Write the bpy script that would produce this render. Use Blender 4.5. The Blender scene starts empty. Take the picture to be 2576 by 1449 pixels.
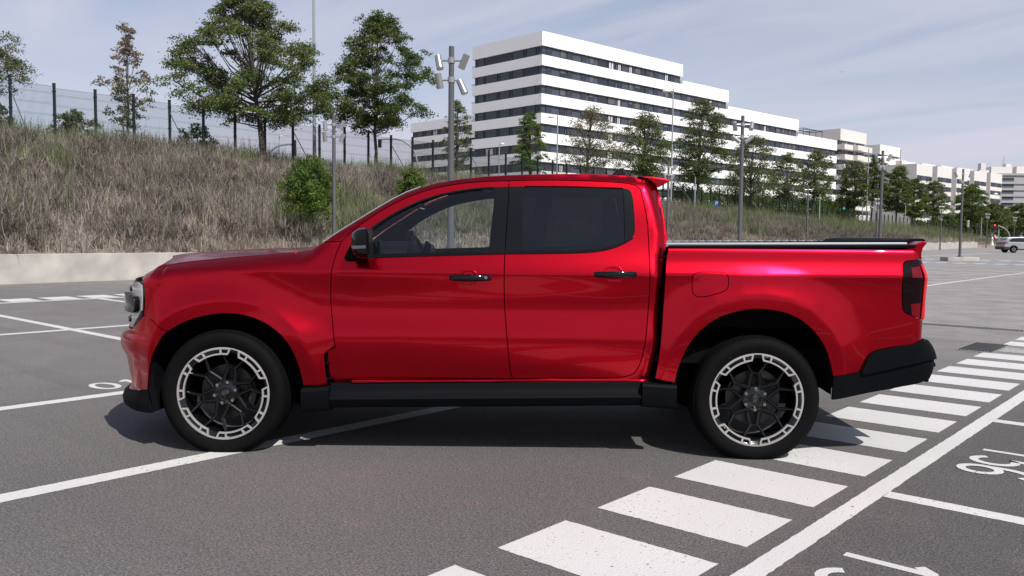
import bpy, bmesh, math, random
import numpy as np
from mathutils import Vector, Matrix
from mathutils.geometry import delaunay_2d_cdt
random.seed(7); RNG = np.random.default_rng(7)
SC = bpy.context.scene
COL = SC.collection
PI = math.pi
def R(d): return math.radians(d)

# ---------------------------------------------------------------- camera, sky, sun
# world axes follow the car park's painted grid: X across the zebra bars, Y along the long white line
FPX, PITCH, ROLL, CAMH = 2149.5, 0.0626629, 0.0096494, 1.3624
TH = -0.716924
AX = np.array([math.cos(TH), math.sin(TH)]); BX = np.array([-math.sin(TH), math.cos(TH)])
ORG = np.array([-0.544530, 3.073906])
def c2w(x, y):
    d = np.array([x, y]) - ORG
    return float(d @ AX), float(d @ BX)
def cdir(x, y): return np.array([x * AX[0] + y * AX[1], x * BX[0] + y * BX[1]])
CX, CY = c2w(0, 0)
CAM = np.array([CX, CY, CAMH])
cr, sr, cp, sp = math.cos(ROLL), math.sin(ROLL), math.cos(PITCH), math.sin(PITCH)
def v3(x, y, z): d = cdir(x, y); return np.array([d[0], d[1], z])
RIGHT = v3(cr, sr * sp, sr * cp); UP = v3(-sr, cr * sp, cr * cp); FWD = v3(0, cp, -sp)
cam_d = bpy.data.cameras.new("camera"); cam = bpy.data.objects.new("camera", cam_d); COL.objects.link(cam)
cam_d.sensor_width = 36; cam_d.lens = FPX / 2576 * 36; cam_d.clip_start = 0.05; cam_d.clip_end = 6000
cam.matrix_world = Matrix(((RIGHT[0], UP[0], -FWD[0], CAM[0]), (RIGHT[1], UP[1], -FWD[1], CAM[1]), (RIGHT[2], UP[2], -FWD[2], CAM[2]), (0, 0, 0, 1)))
SC.camera = cam
SUN = v3(0.50, -0.72, 1.0); SUN = SUN / np.linalg.norm(SUN)
elev = math.asin(SUN[2]); az = math.atan2(SUN[0], SUN[1])
SC.view_settings.view_transform = 'Standard'; SC.view_settings.look = 'None'
SC.view_settings.exposure = 0.0; SC.view_settings.gamma = 1.0
try: SC.view_settings.use_curve_mapping = False
except Exception: pass
W = bpy.data.worlds.new("World"); SC.world = W; W.use_nodes = True
nt = W.node_tree; nt.nodes.clear()
def N(nt, t, **k):
    n = nt.nodes.new(t)
    for a, b in k.items():
        if hasattr(n, a): setattr(n, a, b)
        else: n.inputs[a].default_value = b
    return n
sky = N(nt, 'ShaderNodeTexSky', sky_type='NISHITA', sun_disc=False, sun_elevation=elev, sun_rotation=az, altitude=650, air_density=1.0, dust_density=1.6, ozone_density=1.5)
tc = N(nt, 'ShaderNodeTexCoord')
# cirrus: a noise stretched on a flat cloud deck (direction divided by its height)
sep = N(nt, 'ShaderNodeSeparateXYZ'); nt.links.new(tc.outputs['Generated'], sep.inputs[0])
mz = N(nt, 'ShaderNodeMath', operation='MAXIMUM'); mz.inputs[1].default_value = 0.0; nt.links.new(sep.outputs[2], mz.inputs[0])
az_ = N(nt, 'ShaderNodeMath', operation='ADD'); az_.inputs[1].default_value = 0.16; nt.links.new(mz.outputs[0], az_.inputs[0])
dx = N(nt, 'ShaderNodeMath', operation='DIVIDE'); dy = N(nt, 'ShaderNodeMath', operation='DIVIDE')
nt.links.new(sep.outputs[0], dx.inputs[0]); nt.links.new(az_.outputs[0], dx.inputs[1])
nt.links.new(sep.outputs[1], dy.inputs[0]); nt.links.new(az_.outputs[0], dy.inputs[1])
cmb = N(nt, 'ShaderNodeCombineXYZ'); nt.links.new(dx.outputs[0], cmb.inputs[0]); nt.links.new(dy.outputs[0], cmb.inputs[1])
mp = N(nt, 'ShaderNodeMapping'); mp.inputs['Rotation'].default_value = (0, 0, R(72)); mp.inputs['Scale'].default_value = (0.55, 1.9, 1); mp.inputs['Location'].default_value = (3.1, 1.4, 0)
nt.links.new(cmb.outputs[0], mp.inputs[0])
n1 = N(nt, 'ShaderNodeTexNoise'); n1.inputs['Scale'].default_value = 1.1; n1.inputs['Detail'].default_value = 7; n1.inputs['Roughness'].default_value = 0.52; n1.inputs['Distortion'].default_value = 0.6
nt.links.new(mp.outputs[0], n1.inputs['Vector'])
rmp = N(nt, 'ShaderNodeValToRGB'); rmp.color_ramp.elements[0].position = 0.34; rmp.color_ramp.elements[0].color = (0.26, 0.26, 0.26, 1)
rmp.color_ramp.elements[1].position = 0.74; rmp.color_ramp.elements[1].color = (0.86, 0.86, 0.86, 1)
nt.links.new(n1.outputs['Fac'], rmp.inputs[0])
hz = N(nt, 'ShaderNodeMapRange'); hz.inputs['From Min'].default_value = 0.0; hz.inputs['From Max'].default_value = 0.32; hz.inputs['To Min'].default_value = 0.42; hz.inputs['To Max'].default_value = 0.0
nt.links.new(mz.outputs[0], hz.inputs['Value'])
mxf = N(nt, 'ShaderNodeMath', operation='ADD', use_clamp=True); nt.links.new(rmp.outputs[0], mxf.inputs[0]); nt.links.new(hz.outputs[0], mxf.inputs[1])
# a thin veil looks denser the lower one looks through it: opacity falls with 1 / sin(elevation)
vz = N(nt, 'ShaderNodeMath', operation='MAXIMUM'); vz.inputs[1].default_value = 0.01; nt.links.new(sep.outputs[2], vz.inputs[0])
vd = N(nt, 'ShaderNodeMath', operation='DIVIDE', use_clamp=True); vd.inputs[0].default_value = 0.27; nt.links.new(vz.outputs[0], vd.inputs[1])
vm = N(nt, 'ShaderNodeMath', operation='MULTIPLY'); nt.links.new(mxf.outputs[0], vm.inputs[0]); nt.links.new(vd.outputs[0], vm.inputs[1])
mix = N(nt, 'ShaderNodeMix', data_type='RGBA'); nt.links.new(vm.outputs[0], mix.inputs['Factor'])
nt.links.new(sky.outputs[0], mix.inputs['A']); mix.inputs['B'].default_value = (5.65, 5.65, 6.65, 1)
bg = N(nt, 'ShaderNodeBackground'); bg.inputs['Strength'].default_value = 0.115
nt.links.new(mix.outputs['Result'], bg.inputs['Color'])
wo = N(nt, 'ShaderNodeOutputWorld'); nt.links.new(bg.outputs[0], wo.inputs['Surface'])
sun_d = bpy.data.lights.new("sun", 'SUN'); sun_d.energy = 4.9; sun_d.angle = R(0.53); sun_d.color = (1.0, 0.955, 0.90)
sun = bpy.data.objects.new("sun", sun_d); COL.objects.link(sun)
sun.rotation_euler = Vector(SUN.tolist()).to_track_quat('Z', 'Y').to_euler(); sun.location = (0, 0, 50)

# ---------------------------------------------------------------- picture measurements -> places
def ray(u, v):
    return FWD + RIGHT * ((u - 1288) / FPX) - UP * ((v - 724.5) / FPX)
def on_z(u, v, z=0.0):
    r = ray(u, v); return CAM + r * ((z - CAMH) / r[2])
def on_x(u, v, X):
    r = ray(u, v); return CAM + r * ((X - CX) / r[0])
def at_d(u, v, d):          # point at ground-plan distance d along the view axis
    r = ray(u, v); fx = v3(0, 1, 0); return CAM + r * (d / float(r @ fx))
FX = v3(0, 1, 0); RX = v3(1, 0, 0)
YAW = math.atan2(RX[1], RX[0])      # heading of the picture's left-right axis in the world
def dist_to_z(u, d, v):     # height of picture row v at column u and distance d
    return float(at_d(u, v, d)[2])

# ---------------------------------------------------------------- materials
MATS = {}
def mat(name, col=(.5, .5, .5), rough=.5, metal=0, spec=.5, coat=0, emit=None, es=1, noise=None, bump=None, coatr=.02):
    m = bpy.data.materials.new(name); m.use_nodes = True; t = m.node_tree
    b = t.nodes['Principled BSDF']
    b.inputs['Base Color'].default_value = (*col, 1); b.inputs['Roughness'].default_value = rough; b.inputs['Metallic'].default_value = metal
    b.inputs['Specular IOR Level'].default_value = spec; b.inputs['Coat Weight'].default_value = coat; b.inputs['Coat Roughness'].default_value = coatr
    if emit: b.inputs['Emission Color'].default_value = (*emit, 1); b.inputs['Emission Strength'].default_value = es
    if noise:       # (scale, amount[, detail]) brightness variation
        co = N(t, 'ShaderNodeTexCoord'); nz = N(t, 'ShaderNodeTexNoise'); nz.inputs['Scale'].default_value = noise[0]; nz.inputs['Detail'].default_value = noise[2] if len(noise) > 2 else 5
        t.links.new(co.outputs['Object'], nz.inputs['Vector'])
        mr = N(t, 'ShaderNodeMapRange'); mr.inputs['From Min'].default_value = .25; mr.inputs['From Max'].default_value = .75
        mr.inputs['To Min'].default_value = 1 - noise[1]; mr.inputs['To Max'].default_value = 1 + noise[1]
        t.links.new(nz.outputs['Fac'], mr.inputs['Value'])
        mm = N(t, 'ShaderNodeMix', data_type='RGBA', blend_type='MULTIPLY'); mm.inputs['Factor'].default_value = 1; mm.inputs['A'].default_value = (*col, 1)
        t.links.new(mr.outputs['Result'], mm.inputs['B']); t.links.new(mm.outputs['Result'], b.inputs['Base Color'])
    if bump:        # (scale, strength, distance)
        co = N(t, 'ShaderNodeTexCoord'); nz = N(t, 'ShaderNodeTexNoise'); nz.inputs['Scale'].default_value = bump[0]; nz.inputs['Detail'].default_value = 4
        t.links.new(co.outputs['Object'], nz.inputs['Vector'])
        bp = N(t, 'ShaderNodeBump'); bp.inputs['Strength'].default_value = bump[1]; bp.inputs['Distance'].default_value = bump[2]
        t.links.new(nz.outputs['Fac'], bp.inputs['Height']); t.links.new(bp.outputs[0], b.inputs['Normal'])
    MATS[name] = m; return m
def glass_mat(name, tint, rough=0.0, f0=1.5, refl=(1, 1, 1)):
    m = bpy.data.materials.new(name); m.use_nodes = True; t = m.node_tree; t.nodes.clear()
    tr = N(t, 'ShaderNodeBsdfTransparent'); tr.inputs['Color'].default_value = (*tint, 1)
    gl = N(t, 'ShaderNodeBsdfGlossy'); gl.inputs['Roughness'].default_value = rough; gl.inputs['Color'].default_value = (*refl, 1)
    fr = N(t, 'ShaderNodeFresnel'); fr.inputs['IOR'].default_value = f0
    mx = N(t, 'ShaderNodeMixShader'); t.links.new(fr.outputs[0], mx.inputs[0]); t.links.new(tr.outputs[0], mx.inputs[1]); t.links.new(gl.outputs[0], mx.inputs[2])
    o = N(t, 'ShaderNodeOutputMaterial'); t.links.new(mx.outputs[0], o.inputs[0]); MATS[name] = m; return m
def leaf_mat(name, col, col2, trans=.25, scale=.6):
    m = bpy.data.materials.new(name); m.use_nodes = True; t = m.node_tree; t.nodes.clear()
    geo = N(t, 'ShaderNodeNewGeometry'); co = N(t, 'ShaderNodeTexCoord')
    nz = N(t, 'ShaderNodeTexNoise'); nz.inputs['Scale'].default_value = scale; nz.inputs['Detail'].default_value = 3; t.links.new(co.outputs['Object'], nz.inputs['Vector'])
    ad = N(t, 'ShaderNodeMath', operation='ADD'); t.links.new(geo.outputs['Random Per Island'], ad.inputs[0]); t.links.new(nz.outputs['Fac'], ad.inputs[1])
    mr = N(t, 'ShaderNodeMapRange'); mr.inputs['From Min'].default_value = .35; mr.inputs['From Max'].default_value = 1.35; t.links.new(ad.outputs[0], mr.inputs['Value'])
    mx = N(t, 'ShaderNodeMix', data_type='RGBA'); mx.inputs['A'].default_value = (*col, 1); mx.inputs['B'].default_value = (*col2, 1); t.links.new(mr.outputs[0], mx.inputs['Factor'])
    d = N(t, 'ShaderNodeBsdfDiffuse'); tl = N(t, 'ShaderNodeBsdfTranslucent'); t.links.new(mx.outputs['Result'], d.inputs[0]); t.links.new(mx.outputs['Result'], tl.inputs[0])
    ms = N(t, 'ShaderNodeMixShader'); ms.inputs[0].default_value = trans; t.links.new(d.outputs[0], ms.inputs[1]); t.links.new(tl.outputs[0], ms.inputs[2])
    o = N(t, 'ShaderNodeOutputMaterial'); t.links.new(ms.outputs[0], o.inputs[0]); MATS[name] = m; return m

# ---------------------------------------------------------------- mesh helpers
class MB:
    def __init__(s): s.v = []; s.f = []; s.m = []
    def add(s, vs, fs, mi=0):
        o = len(s.v); s.v += [tuple(map(float, p)) for p in vs]; s.f += [tuple(i + o for i in f) for f in fs]; s.m += [mi] * len(fs)
    def box(s, c, d, mi=0, rz=0, M=None):
        x, y, z = d[0] / 2, d[1] / 2, d[2] / 2
        P = [(-x, -y, -z), (x, -y, -z), (x, y, -z), (-x, y, -z), (-x, -y, z), (x, -y, z), (x, y, z), (-x, y, z)]
        if M is not None: P = [tuple(M @ Vector(p)) for p in P]
        ca, sa = math.cos(rz), math.sin(rz)
        P = [(c[0] + p[0] * ca - p[1] * sa, c[1] + p[0] * sa + p[1] * ca, c[2] + p[2]) for p in P]
        s.add(P, [(0, 3, 2, 1), (4, 5, 6, 7), (0, 1, 5, 4), (1, 2, 6, 5), (2, 3, 7, 6), (3, 0, 4, 7)], mi)
    def cyl(s, a, b, r0, r1=None, n=12, mi=0, cap=True):
        if r1 is None: r1 = r0
        a = Vector(a); b = Vector(b); q = (b - a).to_track_quat('Z', 'Y'); P = []
        for c, r in ((a, r0), (b, r1)):
            for i in range(n):
                t = 2 * PI * i / n; P.append(c + q @ Vector((math.cos(t) * r, math.sin(t) * r, 0)))
        F = [(i, (i + 1) % n, n + (i + 1) % n, n + i) for i in range(n)]
        if cap: F += [tuple(range(n))[::-1], tuple(range(n, 2 * n))]
        s.add(P, F, mi)
    def tube(s, pts, rs, n=8, mi=0):
        pts = [Vector(p) for p in pts]
        if not hasattr(rs, '__len__'): rs = [rs] * len(pts)
        P = []; up = Vector((0, 0, 1)); prev = None
        for i, p in enumerate(pts):
            d = (pts[min(i + 1, len(pts) - 1)] - pts[max(i - 1, 0)]).normalized()
            if prev is None:
                x = d.cross(Vector((0.31, 0.17, 0.93)) if abs(d.z) > .9 else up).normalized()
                if abs(d.z) > .9: x = d.cross(Vector((1, 0, 0))).normalized()
            else: x = (prev - d * prev.dot(d)).normalized()
            prev = x; y = d.cross(x)
            for k in range(n):
                t = 2 * PI * k / n; P.append(p + (x * math.cos(t) + y * math.sin(t)) * rs[i])
        F = []
        for i in range(len(pts) - 1):
            for k in range(n): F.append((i * n + k, i * n + (k + 1) % n, (i + 1) * n + (k + 1) % n, (i + 1) * n + k))
        F += [tuple(range(n))[::-1], tuple(range((len(pts) - 1) * n, len(pts) * n))]
        s.add(P, F, mi)
    def prism(s, poly, ext, mi=0):      # poly: list of 3D points, ext: extrusion vector
        n = len(poly); e = Vector(ext); P = [Vector(p) for p in poly] + [Vector(p) + e for p in poly]
        s.add(P, [tuple(range(n)), tuple(range(2 * n - 1, n - 1, -1))] + [(i, n + i, n + (i + 1) % n, (i + 1) % n)[::1] for i in range(n)], mi)
    def lathe(s, prof, n=48, mi=0, axis='y', close=False):   # prof: (radius, along)
        P = []; m = len(prof)
        for i in range(n):
            t = 2 * PI * i / n
            for r, a in prof: P.append((math.cos(t) * r, a, math.sin(t) * r))
        F = []
        for i in range(n):
            j = (i + 1) % n
            for k in range(m - (0 if close else 1)):
                k2 = (k + 1) % m; F.append((i * m + k, j * m + k, j * m + k2, i * m + k2))
        s.add(P, F, mi)
    def grid(s, rows, mi=0):
        n = len(rows[0]); o = []
        for r in rows: o += list(r)
        s.add(o, [(i * n + j, i * n + j + 1, (i + 1) * n + j + 1, (i + 1) * n + j) for i in range(len(rows) - 1) for j in range(n - 1)], mi)
    def mesh(s, name, mats, smooth=False, fix=True):
        me = bpy.data.meshes.new(name); me.from_pydata(s.v, [], s.f)
        for m in (mats if isinstance(mats, (list, tuple)) else [mats]): me.materials.append(MATS[m] if isinstance(m, str) else m)
        if any(s.m): me.polygons.foreach_set('material_index', s.m)
        if fix:
            bm = bmesh.new(); bm.from_mesh(me); bmesh.ops.recalc_face_normals(bm, faces=bm.faces); bm.to_mesh(me); bm.free()
        if smooth:
            me.polygons.foreach_set('use_smooth', [True] * len(me.polygons))
            if smooth is not True: me.set_sharp_from_angle(angle=R(smooth))
        me.update(); return me
    def build(s, name, mats, parent=None, smooth=False, fix=True):
        return link(name, s.mesh(name, mats, smooth, fix), parent)
def link(name, me, parent=None):
    o = bpy.data.objects.new(name, me); COL.objects.link(o)
    if parent is not None: o.parent = parent
    return o
def empty(name, loc, rz=0, parent=None):
    o = bpy.data.objects.new(name, None); COL.objects.link(o); o.location = tuple(map(float, loc)); o.rotation_euler = (0, 0, rz); o.empty_display_size = .3
    if parent is not None: o.parent = parent
    return o
def tag(o, label=None, cat=None, group=None, kind=None):
    if label: o['label'] = label
    if cat: o['category'] = cat
    if group: o['group'] = group
    if kind: o['kind'] = kind
    return o
KIDS = {}
def copy_tree(o, parent=None):
    c = o.copy(); COL.objects.link(c); c.parent = parent
    for ch in [k for k in CH(o)]: copy_tree(ch, c)
    return c
def CH(o): return [k for k in bpy.data.objects if k.parent == o]
def bevel(o, w=.004, seg=2, ang=35):
    m = o.modifiers.new('bevel', 'BEVEL'); m.width = w; m.segments = seg; m.limit_method = 'ANGLE'; m.angle_limit = R(ang); return o
def np_mesh(name, V, F, mats, mi=None, smooth=False):
    me = bpy.data.meshes.new(name); k = F.shape[1]
    me.vertices.add(len(V)); me.vertices.foreach_set('co', V.astype(np.float32).ravel())
    me.loops.add(F.size); me.loops.foreach_set('vertex_index', F.astype(np.int32).ravel())
    me.polygons.add(len(F)); me.polygons.foreach_set('loop_start', np.arange(0, F.size, k, dtype=np.int32)); me.polygons.foreach_set('loop_total', np.full(len(F), k, dtype=np.int32))
    for m in mats: me.materials.append(MATS[m])
    if mi is not None: me.polygons.foreach_set('material_index', mi.astype(np.int32))
    if smooth: me.polygons.foreach_set('use_smooth', np.ones(len(F), dtype=bool))
    me.update(calc_edges=True); return me
def interp(x, xs, ys): return float(np.interp(x, xs, ys))
def smooth01(t): t = max(0., min(1., t)); return t * t * (3 - 2 * t)
def pchip(xs, ys):
    xs = np.array(xs, float); ys = np.array(ys, float); h = np.diff(xs); d = np.diff(ys) / h; m = np.zeros(len(xs))
    for i in range(1, len(xs) - 1):
        if d[i - 1] * d[i] > 0: w1 = 2 * h[i] + h[i - 1]; w2 = h[i] + 2 * h[i - 1]; m[i] = (w1 + w2) / (w1 / d[i - 1] + w2 / d[i])
    m[0] = d[0]; m[-1] = d[-1]
    def f(x):
        x = min(max(x, xs[0]), xs[-1]); i = int(min(np.searchsorted(xs, x, 'right') - 1, len(xs) - 2)); t = (x - xs[i]) / h[i]
        return float((2*t**3-3*t**2+1)*ys[i] + (t**3-2*t**2+t)*h[i]*m[i] + (-2*t**3+3*t**2)*ys[i+1] + (t**3-t**2)*h[i]*m[i+1])
    return f
def spline(xs, ys):     # natural C2 cubic
    xs = np.array(xs, float); ys = np.array(ys, float); n = len(xs); h = np.diff(xs); A = np.zeros((n, n)); r = np.zeros(n); A[0, 0] = A[-1, -1] = 1
    for i in range(1, n - 1): A[i, i-1] = h[i-1]; A[i, i] = 2*(h[i-1]+h[i]); A[i, i+1] = h[i]; r[i] = 6*((ys[i+1]-ys[i])/h[i]-(ys[i]-ys[i-1])/h[i-1])
    M_ = np.linalg.solve(A, r)
    def f(x):
        x = min(max(x, xs[0]), xs[-1]); i = int(min(np.searchsorted(xs, x, 'right') - 1, n - 2)); a = xs[i+1]-x; b = x-xs[i]; H = h[i]
        return float(M_[i]*a**3/(6*H)+M_[i+1]*b**3/(6*H)+(ys[i]/H-M_[i]*H/6)*a+(ys[i+1]/H-M_[i+1]*H/6)*b)
    return f

# ================================================================ THE PICKUP
mat('paint_red', (0.52, 0.0026, 0.0145), rough=.255, metal=.97, spec=.05, coat=.26, coatr=.012)
mat('black_plastic', (0.0042, 0.0048, 0.0062), rough=.58, spec=.05, bump=(900, .08, .0004))
mat('gloss_black', (0.003, 0.003, 0.004), rough=.08, spec=.45)
mat('trim_black', (0.006, 0.007, 0.009), rough=.28, spec=.11)
mat('void_black', (0.003, 0.003, 0.003), rough=.9, spec=.1)
mat('rubber', (0.005, 0.005, 0.0055), rough=.7, spec=.06, bump=(260, .06, .0006))
mat('rim_black', (0.003, 0.0035, 0.0045), rough=.16, spec=.6)
mat('rim_alu', (0.40, 0.385, 0.37), rough=.4, metal=.3)
mat('chrome', (0.75, 0.75, 0.75), rough=.12, metal=1)
mat('disc_steel', (0.06, 0.058, 0.056), rough=.4, metal=1)
mat('alu_lid', (0.33, 0.34, 0.36), rough=.42, metal=.35)
mat('interior', (0.022, 0.026, 0.032), rough=.6)
mat('interior_light', (0.10, 0.11, 0.12), rough=.7)
mat('lamp_lens', (0.55, 0.56, 0.56), rough=.12, metal=.3, coat=1)
mat('tail_smoke', (0.006, 0.001, 0.002), rough=.08, spec=.25)
mat('tail_red', (0.55, 0.003, 0.006), rough=.1, spec=.3)
mat('tail_dark_red', (0.14, 0.002, 0.008), rough=.1, spec=.3)
mat('indicator', (0.13, 0.13, 0.14), rough=.12, metal=.5)
glass_mat('glass_clear', (0.93, 0.98, 0.97), 0, 1.5)
glass_mat('glass_tint', (0.13, 0.16, 0.17), 0, 1.55)
glass_mat('glass_wind', (0.65, 0.75, 0.73), 0, 1.5)

TX, TY = -1.770865, 5.204184; PSI = -0.0137198
tow = np.array([*c2w(TX, TY), 0.0]); td = cdir(math.cos(PSI), math.sin(PSI)); tn = cdir(-math.sin(PSI), math.cos(PSI))
TD = np.array([td[0], td[1], 0]); TN = np.array([tn[0], tn[1], 0]); TROT = math.atan2(td[1], td[0])
def to_l(P): q = P - tow; return np.array([q @ TD, q @ TN, q[2]])
CL = to_l(CAM)
def rl(u, v): r = ray(u, v); return np.array([r @ TD, r @ TN, r[2]])
def T(u, v, y=0.0):
    r = rl(u, v); p = CL + r * ((y - CL[1]) / r[1]); return p[0], p[2]
RL, UL, FL = [np.array([k @ TD, k @ TN, k[2]]) for k in (RIGHT, UP, FWD)]
def proj(x, y, z):
    dx, dy, dz = x - CL[0], y - CL[1], z - CL[2]
    d = dx * FL[0] + dy * FL[1] + dz * FL[2]
    return 1288 + FPX * (dx * RL[0] + dy * RL[1] + dz * RL[2]) / d, 724.5 - FPX * (dx * UL[0] + dy * UL[1] + dz * UL[2]) / d
YC = 0.93; WB = 3.27; ZC = 0.368
truck = empty('pickup_truck', tow, TROT)
tag(truck, 'glossy dark red double-cab pickup truck standing side-on across the white lines', 'pickup truck')

_bz = [.30, .40, .47, .55, .66, .74, .80, .88, .95, 1.02, 1.08, 1.12, 1.155, 1.20, 1.24, 1.30, 1.48, 1.68, 1.76, 1.9]
_by = [.085, .068, .052, .034, .020, .018, .026, .037, .037, .028, .017, .013, .020, .037, .054, .076, .132, .200, .232, .30]
BZ = np.linspace(.3, 1.9, 801)
def creased(lo_z, lo_y, hi_z, hi_y, zc):      # side section: lower curve and upper curve meeting in a crisp shoulder line
    f, g = spline(lo_z, lo_y), spline(hi_z, hi_y); Y = np.array([f(z) if z < zc else g(z) for z in BZ]); k = np.exp(-.5*(np.arange(-9, 10)*.002/.0055)**2); k /= k.sum()
    return np.convolve(np.pad(Y, 9, 'edge'), k, 'valid')
BY = creased([.30, .40, .47, .55, .66, .74, .80, .88, .95, 1.02, 1.08, 1.12], [.085, .068, .052, .033, .016, .013, .025, .040, .041, .032, .020, .0125], [1.12, 1.16, 1.20, 1.24, 1.30, 1.48, 1.68, 1.76, 1.9], [.0125, .0255, .0405, .0560, .0775, .132, .200, .232, .30], 1.12)
_bz2 = [.30, .40, .47, .55, .66, .80, .92, 1.02, 1.09, 1.125, 1.155, 1.20, 1.24, 1.30, 1.36]
_by2 = [.060, .050, .040, .030, .022, .018, .017, .0155, .0105, .0075, .0115, .032, .043, .059, .09]
BY2 = creased([.30, .40, .47, .55, .66, .80, .92, 1.02, 1.08, 1.13], [.060, .050, .040, .030, .022, .018, .0165, .0145, .0115, .0065], [1.13, 1.17, 1.20, 1.24, 1.30, 1.36], [.0065, .0215, .0325, .0435, .059, .09], 1.13)

ARCH_R = [(2092, 1006), (2095, 944.6), (2081.6, 885.4), (2058.8, 844.4), (2022, 808), (1976.8, 786), (1926.6, 777.4), (1876.5, 778.3), (1817, 794), (1771.7, 821.6), (1735, 862.6), (1717, 899), (1703, 935.5), (1698.8, 962.9), (1695.6, 1026.7)]
ARCH_F = [(383.6, 1038.8), (371, 981), (373, 948), (379.4, 906.8), (396, 865.6), (420.7, 834.6), (457.8, 812), (499, 797.5), (548.5, 788.4), (589.8, 788.4), (635, 797.5), (680.5, 820), (717.6, 853), (742, 894), (756.8, 939.8), (763, 970.7), (767, 1034)]
ARF = np.array([T(u, v, -.02) for u, v in ARCH_F]); ARR = np.array([T(u, v, -.02) for u, v in ARCH_R])
def pdist(S, Z, poly):
    d = np.full(S.shape, 9.)
    for (x0, z0), (x1, z1) in zip(poly[:-1], poly[1:]):
        L2 = (x1-x0)**2 + (z1-z0)**2; t = np.clip(((S-x0)*(x1-x0) + (Z-z0)*(z1-z0)) / L2, 0, 1)
        d = np.minimum(d, np.hypot(S - x0 - t*(x1-x0), Z - z0 - t*(z1-z0)))
    return d
def sstep(t): t = np.clip(t, 0, 1); return t*t*(3-2*t)
S0, BW = -.36, .93
# front corner depth as a function of height: solved so that the corner's outline falls where it does in the photo
_sil = [(292, 1012), (287, 994.4), (291, 984), (313, 970), (312, 940), (309.5, 887), (298.5, 872), (297, 846), (300, 839), (318, 828), (325, 790), (327.5, 714), (334, 704), (346, 688), (363, 672)]
PH = np.linspace(0, PI/2, 60)
_az, _aa = [], []
for (u, v) in _sil:
    z = T(u, v, .15)[1]; lo, hi = .2, 1.0
    for _ in range(30):
        A = (lo+hi)/2; uu, _v = proj(S0 - A*np.sin(PH), .02 + BW*(1-np.cos(PH)), z)
        if uu.min() > u: lo = A
        else: hi = A
    k = int(np.argmin(uu)); z = T(u, v, .02 + BW*(1-math.cos(PH[k])))[1]
    _az.append(z); _aa.append(A)
o_ = np.argsort(_az); AZ = np.array(_az)[o_]; AA = np.array(_aa)[o_]
_zz = np.linspace(AZ[0], AZ[-1], 160); _a2 = np.interp(_zz, AZ, AA); _k = np.hanning(13); _k /= _k.sum(); AA = np.convolve(np.pad(_a2, 6, 'edge'), _k, 'valid'); AZ = _zz
SEND = S0 - .95*PI/2
# fender / hood edge line height along the body
_hl = [(840, 607), (814, 609), (801, 616.6), (782.5, 627.6), (762, 633.2), (746, 634.6), (660, 641.7), (580, 649), (503, 657), (440, 665), (405, 671)]
_he = [(T(u, v, .11)) for u, v in _hl]; _he.sort()
HX = np.array([-1.9, -.95, -.60] + [p[0] for p in _he]); HZ = np.array([1.085, 1.105, 1.150] + [p[1] for p in _he])
SILC = [(814, 609.2), (850, 584.3), (921.9, 541), (969.6, 511.8), (1017, 486), (1065, 468.5), (1113, 457.8), (1184.6, 447.5), (1256, 442.3), (1321, 440), (1377, 438.6), (1440, 438), (1497, 438.6), (1544.5, 440.2), (1590, 443.6), (1622, 449), (1640, 458), (1654.3, 474)]
SILX = np.array([T(u, v, .22)[0] for u, v in SILC]); SILZ = np.array([T(u, v, .22)[1] for u, v in SILC])
REAR = [(1654.3, 474), (1663.9, 511.5), (1673.4, 556.9), (1679.4, 595), (1678, 607), (1674.6, 633), (1668.6, 648), (1662, 762), (1653, 876), (1640, 945)]
RZ = np.array([T(u, v, .1)[1] for u, v in REAR])[::-1]; RX_ = np.array([T(u, v, .1)[0] for u, v in REAR])[::-1]
S1 = 4.205; AR, BR = .11, .11; LR = .17
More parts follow.
